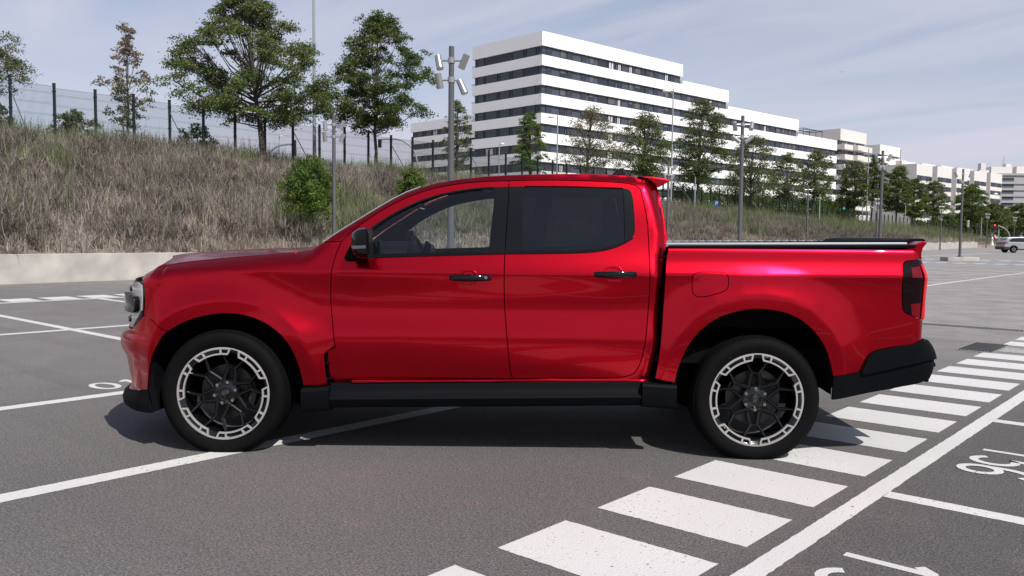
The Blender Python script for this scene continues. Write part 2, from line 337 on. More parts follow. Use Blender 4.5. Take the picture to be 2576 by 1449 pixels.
def Mf(S, Z, kind='plain', off=0.0):
    S = np.asarray(S, float); Z = np.asarray(Z, float)
    w = sstep((S - 2.05) / .9) if kind in ('bed', 'rbump', 'tail') else 0
    wf = sstep((.62 - S) / .8) if kind in ('fender', 'nose', 'lamp', 'plain') else 0
    y1 = np.interp(Z, BZ, BY); y2 = np.interp(Z, BZ, BY2)
    if kind in ('bed', 'rbump', 'tail'): y = y2
    elif kind in ('fender', 'nose', 'lamp'): y = y1*(1-wf) + y2*wf
    else: y = y1
    d = np.minimum(pdist(S, Z, ARF), pdist(S, Z, ARR))
    y = y - .014*sstep((.55 - d) / .50) * sstep((1.22 - Z)/.3)
    if kind in ('bed', 'fender', 'nose', 'rbump'):
        q_ = (d - .083)/.20; q_ = .5*(q_ + np.sqrt(q_*q_ + .0022)); y = y - .035*(1 - np.clip(q_, 0, 1))**1.7
    if kind in ('fender',):
        ze = np.interp(S, HX, HZ); t = np.clip((Z - (ze - .10)) / .10, 0, 1); y = y + .075*t**2.4*sstep((.66 - S)/.22)
    if kind in ('bed',):
        t = np.clip((Z - 1.268) / .04, 0, 1); y = y + .02*t**2.4
    if kind == 'cab':
        y = y - .030*sstep((.478 - Z) / .022)
        zs = np.interp(S, SILX, SILZ); t = np.clip(1 - (zs - Z) / .075, 0, 1); y = y + .045*t**2.3
        xr = np.interp(Z, RZ, RX_); t = np.clip(1 - (xr - S) / .085, 0, 1); y = y + .055*t**2.3
    y = y + off
    X = S.copy(); Y = y.copy()
    if kind != 'cab':
        A = np.interp(Z, AZ, AA)
        m = S < S0; ph = np.clip((S0 - S) / .95, 0, PI/2)
        X = np.where(m, S0 - (A - y)*np.sin(ph), X); Y = np.where(m, y*np.cos(ph) + BW*(1-np.cos(ph)), Y)
        ar, br = (.19, .16) if kind == 'rbump' else (AR, BR)
        if kind == 'rbump': ar = .095 + .125*np.sin(np.clip((Z-.385)/.375, 0, 1)*PI)**.55
        m = S > S1; ph = np.clip((S - S1) / LR, 0, PI/2)
        ex = np.clip(S - S1 - LR*PI/2, 0, 9)
        X = np.where(m, S1 + (ar - y)*np.sin(ph), X); Y = np.where(m, y*np.cos(ph) + br*(1-np.cos(ph)) + ex, Y)
    return X, Y, Z
def Mn(S, Z, kind, off=0.0):
    e = 1e-3; P = np.stack(Mf(S, Z, kind, off), -1)
    ds = np.stack(Mf(S+e, Z, kind, off), -1) - np.stack(Mf(S-e, Z, kind, off), -1)
    dz = np.stack(Mf(S, Z+e, kind, off), -1) - np.stack(Mf(S, Z-e, kind, off), -1)
    n = np.cross(ds, dz); n /= np.maximum(np.linalg.norm(n, axis=-1, keepdims=True), 1e-9); return P, n
_SS = np.arange(-1.80, 5.2, .004)
def SZ(u, v, kind='plain', off=0.0):
    x, z = T(u, v, .05)
    for _ in range(5):
        X, Y, Zz = Mf(_SS, np.full(_SS.shape, z), kind, off); uu, vv = proj(X, Y, Zz)
        lo, hi = int(np.argmin(uu[:700])), int(np.argmax(np.where(_SS < S1 + .3, uu, -1)))
        seg = uu[lo:hi+1]; s = float(np.interp(u, seg, _SS[lo:hi+1])); vz = float(np.interp(s, _SS, vv)); z += (vz - v) / 400
    return s, z
def chaikin(p, it=2):
    p = [np.array(q, float) for q in p]
    for _ in range(it):
        if len(p) < 3: return p
        q = [p[0]]
        for a, b in zip(p[:-1], p[1:]): q += [a*.75 + b*.25, a*.25 + b*.75]
        q.append(p[-1]); p = q
    return p
def resample(P, res):
    out = []
    n = len(P)
    for i in range(n):
        a, b = P[i], P[(i+1) % n]; L = np.linalg.norm(b-a); k = max(1, int(math.ceil(L/res)))
        for j in range(k): out.append(a + (b-a)*j/k)
    return out
def clean(P, eps=.0015):
    o = []
    for p in P:
        if not o or np.linalg.norm(p - o[-1]) > eps: o.append(p)
    if np.linalg.norm(o[0]-o[-1]) < eps: o.pop()
    return o
def area(P): return .5*sum(P[i][0]*P[(i+1) % len(P)][1] - P[(i+1) % len(P)][0]*P[i][1] for i in range(len(P)))
def inset(P, g):
    P = clean(P); s = 1 if area(P) > 0 else -1; n = len(P); o = []
    for i in range(n):
        a, b, c = P[i-1], P[i], P[(i+1) % n]; d1 = (b-a)/np.linalg.norm(b-a); d2 = (c-b)/np.linalg.norm(c-b)
        n1 = np.array([-d1[1], d1[0]])*s; n2 = np.array([-d2[1], d2[0]])*s; m = n1+n2; L = max(np.dot(m, n1), .35); o.append(b + m*g/L)
    return o
def inside(X, Z, P):
    P = np.array(P); r = np.zeros(X.shape, bool); j = len(P)-1
    for i in range(len(P)):
        xi, zi, xj, zj = P[i][0], P[i][1], P[j][0], P[j][1]
        c = ((zi > Z) != (zj > Z)) & (X < (xj-xi)*(Z-zi)/((zj-zi) if zj != zi else 1e-12) + xi); r ^= c; j = i
    return r
def px(lists, kind, off=0.0):      # picture outline pieces -> closed (s,z) outline on the body surface
    out = []
    for L in lists:
        q = [np.array(SZ(u, v, kind, off)) if not isinstance(u, str) else np.array((v[0], v[1])) for u, v in L]
        out += chaikin(q)
    return clean(out)
def panel(name, P, kind, m, parent, holes=(), gap=.0028, res=.028, flange=.018, off=0.0, mirror=True, thick_in=True):
    P = resample(inset(P, gap), res); loops = [P] + [resample(inset(h, -gap if gap > 0 else 0) if True else h, res) for h in holes]
    if area(loops[0]) < 0: loops[0] = loops[0][::-1]
    loops = [loops[0]] + [h if area(h) < 0 else h[::-1] for h in loops[1:]]
    A = np.array(loops[0]); x0, z0 = A.min(0); x1, z1 = A.max(0)
    gx, gz = np.meshgrid(np.arange(x0+res*.5, x1, res), np.arange(z0+res*.5, z1, res)); gx = gx.ravel(); gz = gz.ravel()
    k = inside(gx, gz, loops[0]) & (pdist(gx, gz, np.array(loops[0]+[loops[0][0]])) > res*.45)
    for h in loops[1:]: k &= ~inside(gx, gz, h) & (pdist(gx, gz, np.array(h+[h[0]])) > res*.45)
    V = []; E = []
    for lp in loops:
        o = len(V); V += [tuple(p) for p in lp]; E += [(o+i, o+(i+1) % len(lp)) for i in range(len(lp))]
    nb = len(V); V += list(zip(gx[k], gz[k]))
    vo, eo, fo, *_ = delaunay_2d_cdt([Vector((float(a), float(b))) for a, b in V], E, [], 0, 1e-6)
    vo = np.array([(q.x, q.y) for q in vo]); F = np.array([f for f in fo if len(f) == 3])
    c = vo[F].mean(1); kk = inside(c[:, 0], c[:, 1], loops[0])
    for h in loops[1:]: kk &= ~inside(c[:, 0], c[:, 1], h)
    F = F[kk]
    a = vo[F]; ar = (a[:, 1, 0]-a[:, 0, 0])*(a[:, 2, 1]-a[:, 0, 1]) - (a[:, 2, 0]-a[:, 0, 0])*(a[:, 1, 1]-a[:, 0, 1]); F[ar < 0] = F[ar < 0][:, ::-1]
    P3, Nn = Mn(vo[:, 0], vo[:, 1], kind, off)
    v = [tuple(p) for p in P3]; nn = [tuple(p) for p in Nn]; f = [tuple(map(int, t)) for t in F]
    if flange:
        for lp in loops:
            L = np.array(lp); Q, q = Mn(L[:, 0], L[:, 1], kind, off); n = len(lp)
            tg = np.roll(Q, -1, 0) - np.roll(Q, 1, 0); sd = np.cross(tg, q); sd /= np.maximum(np.linalg.norm(sd, axis=1, keepdims=True), 1e-9)
            o = len(v); v += [tuple(p) for p in Q] + [tuple(p) for p in (Q - q*flange)]; nn += [tuple(p) for p in sd]*2
            f += [(o+i, o+n+i, o+n+(i+1) % n, o+(i+1) % n) for i in range(n)]
    me = bpy.data.meshes.new(name); me.from_pydata(v, [], f); me.materials.append(MATS[m])
    me.polygons.foreach_set('use_smooth', [True]*len(me.polygons)); me.update(); me.normals_split_custom_set_from_vertices(nn)
    o1 = link(name, me, parent[0] if isinstance(parent, tuple) else parent); o2 = None
    if mirror:
        me2 = bpy.data.meshes.new(name); me2.from_pydata([(a, 2*YC-b, c) for a, b, c in v], [], [t[::-1] for t in f]); me2.materials.append(MATS[m])
        me2.polygons.foreach_set('use_smooth', [True]*len(me2.polygons)); me2.update(); me2.normals_split_custom_set_from_vertices([(a, -b, c) for a, b, c in nn])
        o2 = link(name, me2, parent[1] if isinstance(parent, tuple) else parent)
    return o1, o2
def mirror_obj(o, parent):
    me = o.data.copy(); co = np.empty(len(me.vertices)*3); me.vertices.foreach_get('co', co); co = co.reshape(-1, 3); co[:, 1] = 2*YC - co[:, 1]
    me.vertices.foreach_set('co', co.ravel()); me.flip_normals(); me.update(); o2 = link(o.name.split('.')[0], me, parent)
    for m in o.modifiers:
        if m.type == 'BEVEL': bevel(o2, m.width, m.segments, math.degrees(m.angle_limit))
    return o2

D_TOP1 = [(1280, 455), (1232, 456), (1172.6, 459.8), (1113, 468.8), (1065, 481), (1017.4, 499.5), (969.6, 523.4), (921.9, 554.5), (886, 580.7), (859.8, 607)]
D_FR = [(859.8, 607), (847, 634), (838.3, 662), (832.3, 695.4), (831.5, 754.8), (834.4, 786), (838, 829.5), (843, 873), (851.8, 914.6), (862, 938.9), (876, 952), (897, 955)]
D_MID = [(1280, 455), (1279, 504), (1275, 564), (1271.7, 611.8), (1270, 638), (1268.6, 671.5), (1268, 755), (1273, 820), (1278, 880), (1283, 930), (1289, 952.5)]
R_TOP = [(1280, 455), (1353, 453), (1449, 454), (1544.5, 458), (1587.5, 462.5), (1604, 468.5), (1611.3, 478)]
R_RE = [(1611.3, 478), (1623, 523), (1630.4, 576), (1633.5, 647.6), (1635, 707), (1633, 755), (1628.5, 810), (1622, 870), (1612, 912), (1600, 935), (1588.5, 943), (1570, 948.5), (1547, 950.8)]
WIN_F = [[(934, 641), (928, 600), (931, 578)], [(931, 578), (969.6, 549.7), (1017, 523.4), (1065, 502), (1113, 487.6), (1172.6, 476.9), (1215, 472.5), (1238, 471.8), (1245, 476)], [(1245, 476), (1243, 504), (1236, 564), (1229, 631)]]
WIN_R = [[(1314, 631), (1314, 480), (1316, 470), (1326, 468.7)], [(1326, 468.7), (1425, 468.8), (1566, 473.3)], [(1566, 473.3), (1569.5, 520), (1571.5, 605)], [(1571.5, 605), (1545, 617), (1508.6, 625), (1461, 629), (1314, 631)]]
fdoor_o = px([D_TOP1, D_FR, [(897, 955), (1132, 954), (1289, 952.5)], D_MID[::-1]], 'plain')
wf = px(WIN_F, 'plain'); wr = px(WIN_R, 'plain')
fd = panel('front_door', fdoor_o, 'plain', 'paint_red', truck, holes=[wf])
rdoor_o = px([R_TOP, R_RE, [(1547, 950.8), (1289, 952.5)], D_MID[::-1]], 'plain')
rd = panel('rear_door', rdoor_o, 'plain', 'paint_red', truck, holes=[wr])
gp = panel('window', wf, 'plain', 'glass_clear', fd, gap=-.004, res=.06, flange=.004, off=.012)
panel('window', wr, 'plain', 'glass_tint', rd, gap=-.004, res=.06, flange=.004, off=.012)
# black trims around the glass
panel('pillar_trim', px([[(1245, 470.5), (1279.6, 469)], [(1278.3, 504), (1274.2, 564), (1270.9, 611.8), (1269.7, 631)], [(1269.7, 631), (1229, 632)], [(1229, 632), (1236, 564), (1243, 504), (1245, 476)]], 'plain'), 'plain', 'trim_black', fd, gap=0.0005, res=.05, off=-.002, flange=.006)
panel('pillar_trim', px([[(1280.9, 469), (1315, 468.3)], [(1315, 468.3), (1314.5, 632)], [(1314.5, 632), (1270.9, 631)], [(1270.9, 631), (1272.5, 611.8), (1275.8, 564), (1279.7, 504)]], 'plain'), 'plain', 'trim_black', rd, gap=.0005, res=.05, off=-.002, flange=.006)
panel('quarter_trim', px([[(1567, 473), (1585, 476.9), (1591, 490), (1595.8, 528), (1598, 571), (1597, 588), (1590, 597.8), (1571.5, 607)], [(1571.5, 607), (1570, 520)]], 'plain'), 'plain', 'trim_black', rd, gap=.0005, res=.04, off=-.003, flange=.006)
panel('belt_trim', px([[(934, 639.5), (1100, 635), (1270.6, 631.5)], [(1270.6, 631.5), (1269.8, 638.5)], [(1269.8, 638.5), (1100, 643), (934, 648)]], 'plain'), 'plain', 'black_plastic', fd, gap=0, res=.05, off=-.006, flange=.01)
panel('belt_trim', px([[(1272, 631.5), (1461, 629.5), (1508.6, 625.5), (1545, 617.5), (1571.5, 606), (1590, 596)], [(1590, 596), (1594, 599)], [(1594, 599), (1573, 611.5), (1545, 624), (1508.6, 632), (1461, 636.5), (1271.5, 638.5)]], 'plain'), 'plain', 'black_plastic', rd, gap=0, res=.05, off=-.006, flange=.01)
panel('window_seal', px([[(1245, 469.8), (1247.5, 473), (1245.5, 504), (1237.5, 590)], [(1237.5, 590), (1235, 590)], [(1235, 590), (1243, 504), (1244, 478), (1238, 473.5), (1215, 474.3), (1172.6, 478.8), (1113, 489.8), (1065, 504.6), (1017, 526), (969.6, 552.5), (933, 580.5)], [(933, 580.5), (930, 574)], [(930, 574), (969.6, 547.2), (1017, 521), (1065, 499.8), (1113, 485.6), (1172.6, 474.9), (1215, 470.5), (1238, 469.5)]], 'plain'), 'plain', 'trim_black', fd, gap=0, res=.03, off=-.003, flange=.006)
# cab side: roof rail, pillars and sill strip in one pressing
cab_o = px([SILC, REAR, [(1640, 945), (1640, 957)], [(1640, 957), (1300, 960), (884, 963.5)], [(884, 963.5), (884, 955)], [(897, 955), (1132, 954), (1289, 952.5), (1547, 950.8)], R_RE[::-1], R_TOP[::-1], D_TOP1], 'cab')
panel('cab_side', cab_o, 'cab', 'paint_red', truck)
# dark structure behind the shut lines
inner = px([[(846, 640), (858, 607), (886, 578), (925, 551), (1020, 497), (1120, 466.5), (1240, 455), (1400, 452), (1590, 463), (1622, 520), (1645, 640), (1645, 950), (880, 962), (836, 880), (834, 700), (848, 640)]], 'plain')
panel('door_frame', inner, 'plain', 'void_black', truck, holes=[px(WIN_F, 'plain'), px(WIN_R, 'plain')], gap=-.004, res=.08, off=.026, flange=0)
lin = px([[(826, 607), (852, 587), (923, 543.5), (1018, 488.5), (1113, 460.5), (1185, 450), (1256, 444.7), (1377, 441), (1544, 442.6), (1590, 446.5), (1620, 453), (1632, 470)], [(1632, 470), (1608, 474), (1590, 466), (1449, 458), (1280, 459), (1172, 464), (1065, 486), (970, 529), (886, 588), (862, 612)], [(862, 612), (826, 607)]], 'cab')
panel('pillar_lining', lin, 'cab', 'interior', truck, off=.020, gap=-.003, res=.05, flange=0)
# fender
ARCHF_UP = ARCH_F[5:16]
fen_o = px([[(859.8, 607), (814, 609.2)], [(814, 609.2), (801, 616.6), (782.5, 627.6), (762, 633.4), (746, 634.6)], [(746, 634.6), (660, 641.9), (580, 649), (503, 657), (440, 665), (400, 672), (378, 679), (364, 690), (357, 704)], [(357, 704), (362.5, 714.7), (365, 732), (364, 775), (361.5, 793)], [(361.5, 793), (385, 806), (420, 833)], ARCHF_UP, [(763, 970.7), (824.5, 969.5)], [(824.5, 969.5), (815.3, 893.7)], [(815.3, 893.7), (826, 882), (841.5, 871)], D_FR[:8][::-1]], 'fender')
fen = panel('front_fender', fen_o, 'fender', 'paint_red', truck, res=.013)
rec_o = px([[(822, 885), (842.5, 873)], [(842.5, 873), (851.8, 914.6), (862, 938.9), (876, 952), (884, 955)], [(884, 955), (884, 963.5), (830, 967), (822, 885)]], 'plain')
panel('fender_return', rec_o, 'plain', 'paint_red', truck, off=.022, gap=.001)
panel('side_vent', px([[(815.5, 886), (827, 886)], [(827, 886), (829, 925), (834, 966)], [(834, 966), (824, 968)]], 'plain'), 'plain', 'void_black', fen, off=.030, gap=0, res=.05)
for zz in (915, 953):
    panel('vent_fin', px([[(816, zz), (829 + (zz-915)*.12, zz-1)], [(829 + (zz-915)*.12, zz+2.2), (816, zz+2.6)]], 'plain'), 'plain', 'black_plastic', fen, off=.008, gap=0, res=.05)
# nose: bumper skin, grille, lamps
zl = T(325, 826, .2)[1]; zt = T(334, 703, .2)[1]; zb = T(320, 979, .2)[1]
ns = px([[(361.5, 793), (385, 806), (420, 833)], ARCH_F[1:6][::-1], [(370.5, 981), (327.5, 978.8)]], 'nose') + [np.array((SEND, zb)), np.array((SEND, zl))] + px([[(330, 826.5), (337, 825), (361.5, 793)]], 'nose')[:]
panel('front_bumper', ns, 'nose', 'paint_red', truck, res=.017)
# front lip
lip = px([[(371, 979.5), (383.6, 1038.8)], [(383.6, 1038.8), (342, 1036), (316, 1025.7), (300, 1014)]], 'nose')
zlo = T(300, 1014, .2)[1]
lip = px([[(371, 979.5), (374, 1000), (383.6, 1038.8)], [(383.6, 1038.8), (365, 1038), (345, 1034)]], 'nose')
lip += [np.array((-1.1, T(316, 1024, .2)[1])), np.array((SEND, zlo+.01)), np.array((SEND, zb))] + px([[(322, 979), (371, 979.5)]], 'nose')
panel('bumper_lip', lip, 'nose', 'black_plastic', truck, gap=.001, off=-.003)
# headlamp
lamp_s = [(334, 706), (353.5, 706.5), (361.5, 714.7), (363.5, 732), (362, 783), (355, 796), (337, 825), (326, 824)]
lo_ = px([lamp_s[1:3], lamp_s[2:4], lamp_s[3:5], lamp_s[4:7]], 'lamp') + [np.array((-1.02, zl+.005)), np.array((-1.02, zt))]
hl = panel('headlight', lo_, 'lamp', 'gloss_black', truck, gap=.001, off=.004)
ln = px([[(349, 709), (356.5, 717)], [(356.5, 717), (358, 732), (356.5, 781)], [(356.5, 781), (349, 795), (335, 820.5)]], 'lamp') + [np.array((-.98, zl+.012)), np.array((-.98, zt-.012))]
panel('headlight_lens', ln, 'lamp', 'lamp_lens', hl, gap=.001, off=-.003, flange=.008)
gr = [np.array((-1.025, zt)), np.array((-1.025, zl+.003)), np.array((SEND, zl+.003)), np.array((SEND, zt))]
grl = panel('grille', gr, 'lamp', 'black_plastic', truck, gap=0, off=.01)
for k in range(4):
    z0 = zl + .04 + k*.065
    panel('grille_bar', [np.array((-1.03, z0)), np.array((-1.03, z0+.02)), np.array((SEND, z0+.02)), np.array((SEND, z0))], 'lamp', 'gloss_black', grl, gap=0, off=-.012, flange=.02)
# the black clamp across the lamp
cz0, cz1 = T(325, 781, .2)[1], T(325, 738, .2)[1]
panel('lamp_clamp', [np.array((-.79, cz1-.01)), np.array((-.75, cz1-.035)), np.array((-.75, cz0+.02)), np.array((-.79, cz0-.003)), np.array((-1.2, cz0)), np.array((-1.2, cz1))], 'lamp', 'gloss_black', hl, gap=0, off=-.040, flange=.05)
# hood
def row_of(S_, Z_): return np.stack(Mf(np.array(S_), np.array(Z_), 'fender'), -1)
hs = [np.array(SZ(u, v, 'fender')) for u, v in chaikin([(746, 634.6), (660, 641.9), (580, 649), (503, 657), (440, 665), (405, 671)])]
s_last, z_last = hs[-1]
ss = np.linspace(s_last, SEND, 26)[1:]; hs += [np.array((s, float(np.interp(s, HX, HZ)))) for s in ss]
HB, HBn = Mn(np.array([h[0] for h in hs]), np.array([h[1] for h in hs]), 'fender')
n_ = len(HB); xb0 = HB[0][0]; xc_end = float(HB[-1][0])
_cx = [-2.0, -.90, -.86, -.80, -.70, -.50, -.25, .1, .45, .8]; _cz = [1.08, 1.100, 1.135, 1.158, 1.180, 1.206, 1.226, 1.243, 1.257, 1.262]
cz_ = pchip(_cx, _cz); xcs = []
arc = np.concatenate([[0], np.cumsum(np.linalg.norm(np.diff(HB, axis=0), axis=1))]); arc /= arc[-1]
for t in arc: xcs.append(xb0 + .12*(1-t) + (xc_end - xb0)*(1 - (1-t)**1.25))
rows = []
for i in range(n_):
    b = HB[i]; c = np.array([xcs[i], YC, cz_(xcs[i]) + .004]); r = []
    for j in range(17):
        w = j/16; hh = 1-(1-w)**2.6; p = b*(1-w) + c*w; p[2] = b[2]*(1-hh) + c[2]*hh
        bul = .0*math.exp(-((w-.30)/.10)**2)*min(1, arc[-1-i]*0+min(1, (1-arc[i])*2.2)); p[2] += bul
        r.append(p)
    rows.append(r)
mb = MB(); fullr = []
for r in rows: fullr.append([tuple(p) for p in r] + [(p[0], 2*YC-p[1], p[2]) for p in r[:-1][::-1]])
mb.grid(fullr); hood = mb.build('hood', 'paint_red', truck, smooth=40)
sm = hood.modifiers.new('solid', 'SOLIDIFY'); sm.thickness = .012; sm.offset = -1
# cowl between hood and windscreen, wipers
mb = MB(); e = [T(746, 634, .12), T(814, 612, .2)]
mb.add([(.40, .14, 1.205), (.78, .16, 1.235), (.66, YC, 1.25), (.78, 2*YC-.16, 1.235), (.40, 2*YC-.14, 1.205), (.52, YC, 1.215)], [(0, 1, 2, 5), (5, 2, 3, 4)]); mb.build('cowl', 'void_black', truck)
mb = MB(); mb.tube([(.50, .30, 1.245), (.62, .55, 1.262), (.62, 1.05, 1.275)], .009, 6); mb.tube([(.60, .42, 1.262), (.60, .95, 1.283)], .006, 6); mb.build('wiper', 'black_plastic', truck)
# windscreen, roof, rear window
ci = [np.array(SZ(u, v, 'cab')) for u, v in chaikin(SILC, 2)]
CB, _ = Mn(np.array([c[0] for c in ci]), np.array([c[1] for c in ci]), 'cab')
g_rows, r_rows = [], []
xw = SZ(1072, 466, 'cab')[0]
for i, b in enumerate(CB):
    fr = 1 - smooth01((b[0] - .75) / .75); rr = smooth01((b[0]-2.45)/.3); up = .026*(1-fr) + .008*fr; r = []
    for j in range(21):
        w = j/20; k = 1-(2*w-1)**2; k4 = 1-abs(2*w-1)**2.6
        p = (b[0] - .055*fr*k4 + .0*rr, b[1]*(1-w) + (2*YC-b[1])*w, b[2] + up*k4 - .0*rr*k); r.append(p)
    (g_rows if b[0] < xw else r_rows).append(r)
if g_rows: g_rows.append(r_rows[0])
mb = MB(); mb.grid(g_rows); mb.build('windscreen', 'glass_wind', truck, smooth=True)
mb = MB(); mb.grid(r_rows); rf = mb.build('roof', 'paint_red', truck, smooth=True); s_ = rf.modifiers.new('solid', 'SOLIDIFY'); s_.thickness = .02; s_.offset = -1
# windscreen edge along the pillar; pale colour stands in for the glass's white reflection
mb = MB(); mb.tube([tuple(np.array(r[0]) + (0, .006, .004)) for r in g_rows[::3]], .0045, 6); mb.build('windscreen_edge', 'alu_lid', truck)
# cab back wall with window
rc = [np.array(SZ(u, v, 'cab')) for u, v in REAR[:7]]; RB, _ = Mn(np.array([c[0] for c in rc]), np.array([c[1] for c in rc]), 'cab')
mb = MB(); mb.grid([[tuple(b + (0, .01, 0)), (b[0]+.02, YC, b[2]), (b[0], 2*YC-b[1]-.01, b[2])] for b in RB]); bw = mb.build('cab_back', 'paint_red', truck, smooth=50)
mb = MB(); mb.grid([[(b[0]+.012, b[1]+.13, b[2]), (b[0]+.026, YC, b[2]), (b[0]+.012, 2*YC-b[1]-.13, b[2])] for b in RB[1:4]]); mb.build('window', 'gloss_black', bw)
# roof spoiler
def TP(u, v, y): x, z = T(u, v, y); return (x, y, z)
mb = MB(); y0, y1 = .235, 2*YC-.235
prof = [T(u, v, .235) for u, v in [(1604, 443.5), (1640, 444.5), (1684, 451.5), (1683.5, 457), (1656, 471.5), (1648, 462), (1630, 449.5)]]
mb.prism([(x, y0, z) for x, z in prof], (0, y1-y0, 0)); sp_ = mb.build('roof_spoiler', 'paint_red', truck); bevel(sp_, .006, 2)
# aerial
mb = MB(); ax, az0 = T(1540, 440, .93); pr = [T(u, v, .93) for u, v in [(1537, 441), (1545, 434), (1553, 427), (1561, 423.5), (1571, 422.5), (1568, 428), (1573, 434), (1576, 441)]]
mb.prism([(x, .915, z) for x, z in pr], (0, .03, 0)); bevel(mb.build('aerial', 'gloss_black', truck), .008, 2)

# ---- bed side
SE = S1 + LR*PI/2 + .02
zq = lambda u, v: T(u, v, .1)[1]
bed_o = px([[(1681.5, 621.5), (1678, 640), (1674, 671), (1669.5, 762), (1660.5, 876), (1651, 935), (1647, 952)], [(1647, 952), (1665, 957), (1699, 963)], ARCH_R[1:14][::-1], [(2097.5, 947), (2165.9, 935.5)], [(2165.9, 935.5), (2180, 906), (2190, 888), (2204, 881), (2260, 870), (2318, 856)]], 'bed')
bed_o += [np.array((SE, zq(2322, 855))), np.array((SE, zq(2323, 807)))]
lampb = px([[(2316, 803.4), (2300, 797), (2282, 789.7), (2271, 780)], [(2271, 780), (2269, 720), (2270.5, 672), (2274, 660), (2284, 655), (2312, 652.5)]], 'bed')
bed_o += lampb + [np.array((SE, zq(2318, 651))), np.array((SE, zq(2316, 622)))] + px([[(2305, 621.5), (2254.8, 620.5), (1960, 620.5), (1681.5, 621.5)]], 'bed')
FD = [[(1741, 703), (1743, 693), (1750, 687), (1764, 684.3)], [(1764, 684.3), (1815, 684.3), (1826, 687), (1832, 695), (1833, 708)], [(1833, 708), (1832, 722), (1826, 730), (1816, 735), (1790, 743), (1770, 747), (1755, 746.5), (1745, 742), (1741.5, 730)]]
fdo = px(FD, 'bed')
bed = panel('bed_side', bed_o, 'bed', 'paint_red', truck, holes=[fdo], res=.013)
panel('fuel_flap', fdo, 'bed', 'paint_red', bed[0], gap=.002, mirror=False)
panel('flap_backing', fdo, 'bed', 'void_black', bed[0], gap=-.02, res=.1, off=.016, flange=0, mirror=False)
tl_o = lampb + [np.array((SE, zq(2318, 651))), np.array((SE, zq(2323, 807)))]
tl = panel('tail_light', tl_o, 'tail', 'tail_smoke', truck, off=-.006, gap=.001)
zA, zB2, zC2 = zq(2300, 692), zq(2300, 700), zq(2300, 756)
panel('lamp_red_section', [np.array((S1-.02, zq(0+2290, 672))), np.array((S1-.02, zq(2290, 697))), np.array((S1+.07, zq(2290, 697))), np.array((S1+.07, zq(2290, 668)))], 'tail', 'tail_dark_red', tl, off=-.0085, gap=0, flange=.002)  # plain dark red sections of the tail lens
panel('lamp_red_section', [np.array((S1-.02, zq(2290, 762))), np.array((S1-.01, zq(2290, 790))), np.array((S1+.07, zq(2290, 798))), np.array((S1+.07, zq(2290, 760)))], 'tail', 'tail_dark_red', tl, off=-.0085, gap=0, flange=.002)
panel('lamp_edge', [np.array((S1+.085, zq(2290, 664))), np.array((S1+.10, zq(2290, 700))), np.array((S1+.10, zq(2290, 755))), np.array((S1+.085, zq(2290, 798))), np.array((S1+.26, zq(2290, 800))), np.array((S1+.26, zq(2290, 662)))], 'tail', 'tail_red', tl, off=-.012, gap=0, flange=.006)
# bed rails, lid, tail deck
mb = MB(); xr0 = T(1681, 620, .08)[0]; xr1 = T(2300, 618, .08)[0]
for s in (0, 1):
    yy = .075 if s == 0 else 2*YC-.075
    za_, zb3 = T(1700, 622.5, .09)[1], T(2290, 620.5, .09)[1]; mb.prism([(xr0, yy-.022, za_-.008), (xr1, yy-.022, zb3-.008), (xr1, yy-.022, zb3+.014), (xr0, yy-.022, za_+.014)], (0, .044, 0))
bevel(mb.build('bed_rail', 'black_plastic', truck), .006, 2)
zlid = 1.316
mb = MB(); mb.prism([(xr0-.01, .115, zlid-.022), (xr1-.03, .115, zlid-.010), (xr1-.03, .115, zlid+.016), (xr0-.01, .115, zlid)], (0, 2*YC-.23, 0)); lid = mb.build('bed_cover', 'alu_lid', truck)
for k in range(1, 22):
    mb = MB(); mb.box((xr0 + .04 + k*(xr1-xr0)/22.5, YC, zlid+.0012+.0168*(.04+k*(xr1-xr0)/22.5)/(xr1-xr0-.02)), (.006, 2*YC-.27, .0022)); mb.build('cover_joint', 'trim_black', lid)
mb = MB()
for yy in (.112, 2*YC-.138): mb.prism([(xr0-.008, yy, zlid-.02), (xr1-.028, yy, zlid-.006), (xr1-.028, yy, zlid+.020), (xr0-.008, yy, zlid+.004)], (0, .026, 0))
bevel(mb.build('cover_rail', 'alu_lid', truck), .004, 2)
# tail deck spoiler (black) with red lip
mb = MB()
pts = [T(u, v, .22) for u, v in [(2264, 611), (2276, 604), (2300, 600.5), (2322, 600), (2330, 603), (2328, 610), (2318, 620), (2264, 620)]]
mb.prism([(x, .22, z) for x, z in pts], (0, 2*YC-.44, 0)); bevel(mb.build('tail_spoiler', 'black_plastic', truck), .008, 3)
for s in (0, 1):
    mb = MB(); q = [T(u, v, .07) for u, v in [(2262, 620), (2296, 616.3), (2310, 611), (2322, 607), (2330.5, 607.5), (2330, 613), (2321, 623), (2317, 640), (2318, 652), (2308, 652), (2300, 630)]]
    mb.prism([(x, .06, z) for x, z in q], (0, .16, 0)); o = mb.build('tailgate_corner', 'paint_red', truck) if s == 0 else None
    if s == 0: bevel(o, .02, 4, 20); tg_ = o
mirror_obj(tg_, truck)
mb = MB(); xt = S1 + .09; mb.box((xt-.03, YC, .98), (.06, 2*YC-.34, .56)); tgate = mb.build('tailgate', 'paint_red', truck); bevel(tgate, .012, 3)
mb = MB(); mb.box((xt+.004, YC, 1.10), (.02, .34, .07)); bevel(mb.build('handle', 'black_plastic', tgate), .008, 2)
mb = MB(); mb.box(((xr0+xt)/2, YC, .62), (xt-xr0-.05, 2*YC-.30, .10)); mb.box((xr0-.0, YC, .95), (.04, 2*YC-.3, .6)); mb.build('bed_floor', 'void_black', truck)
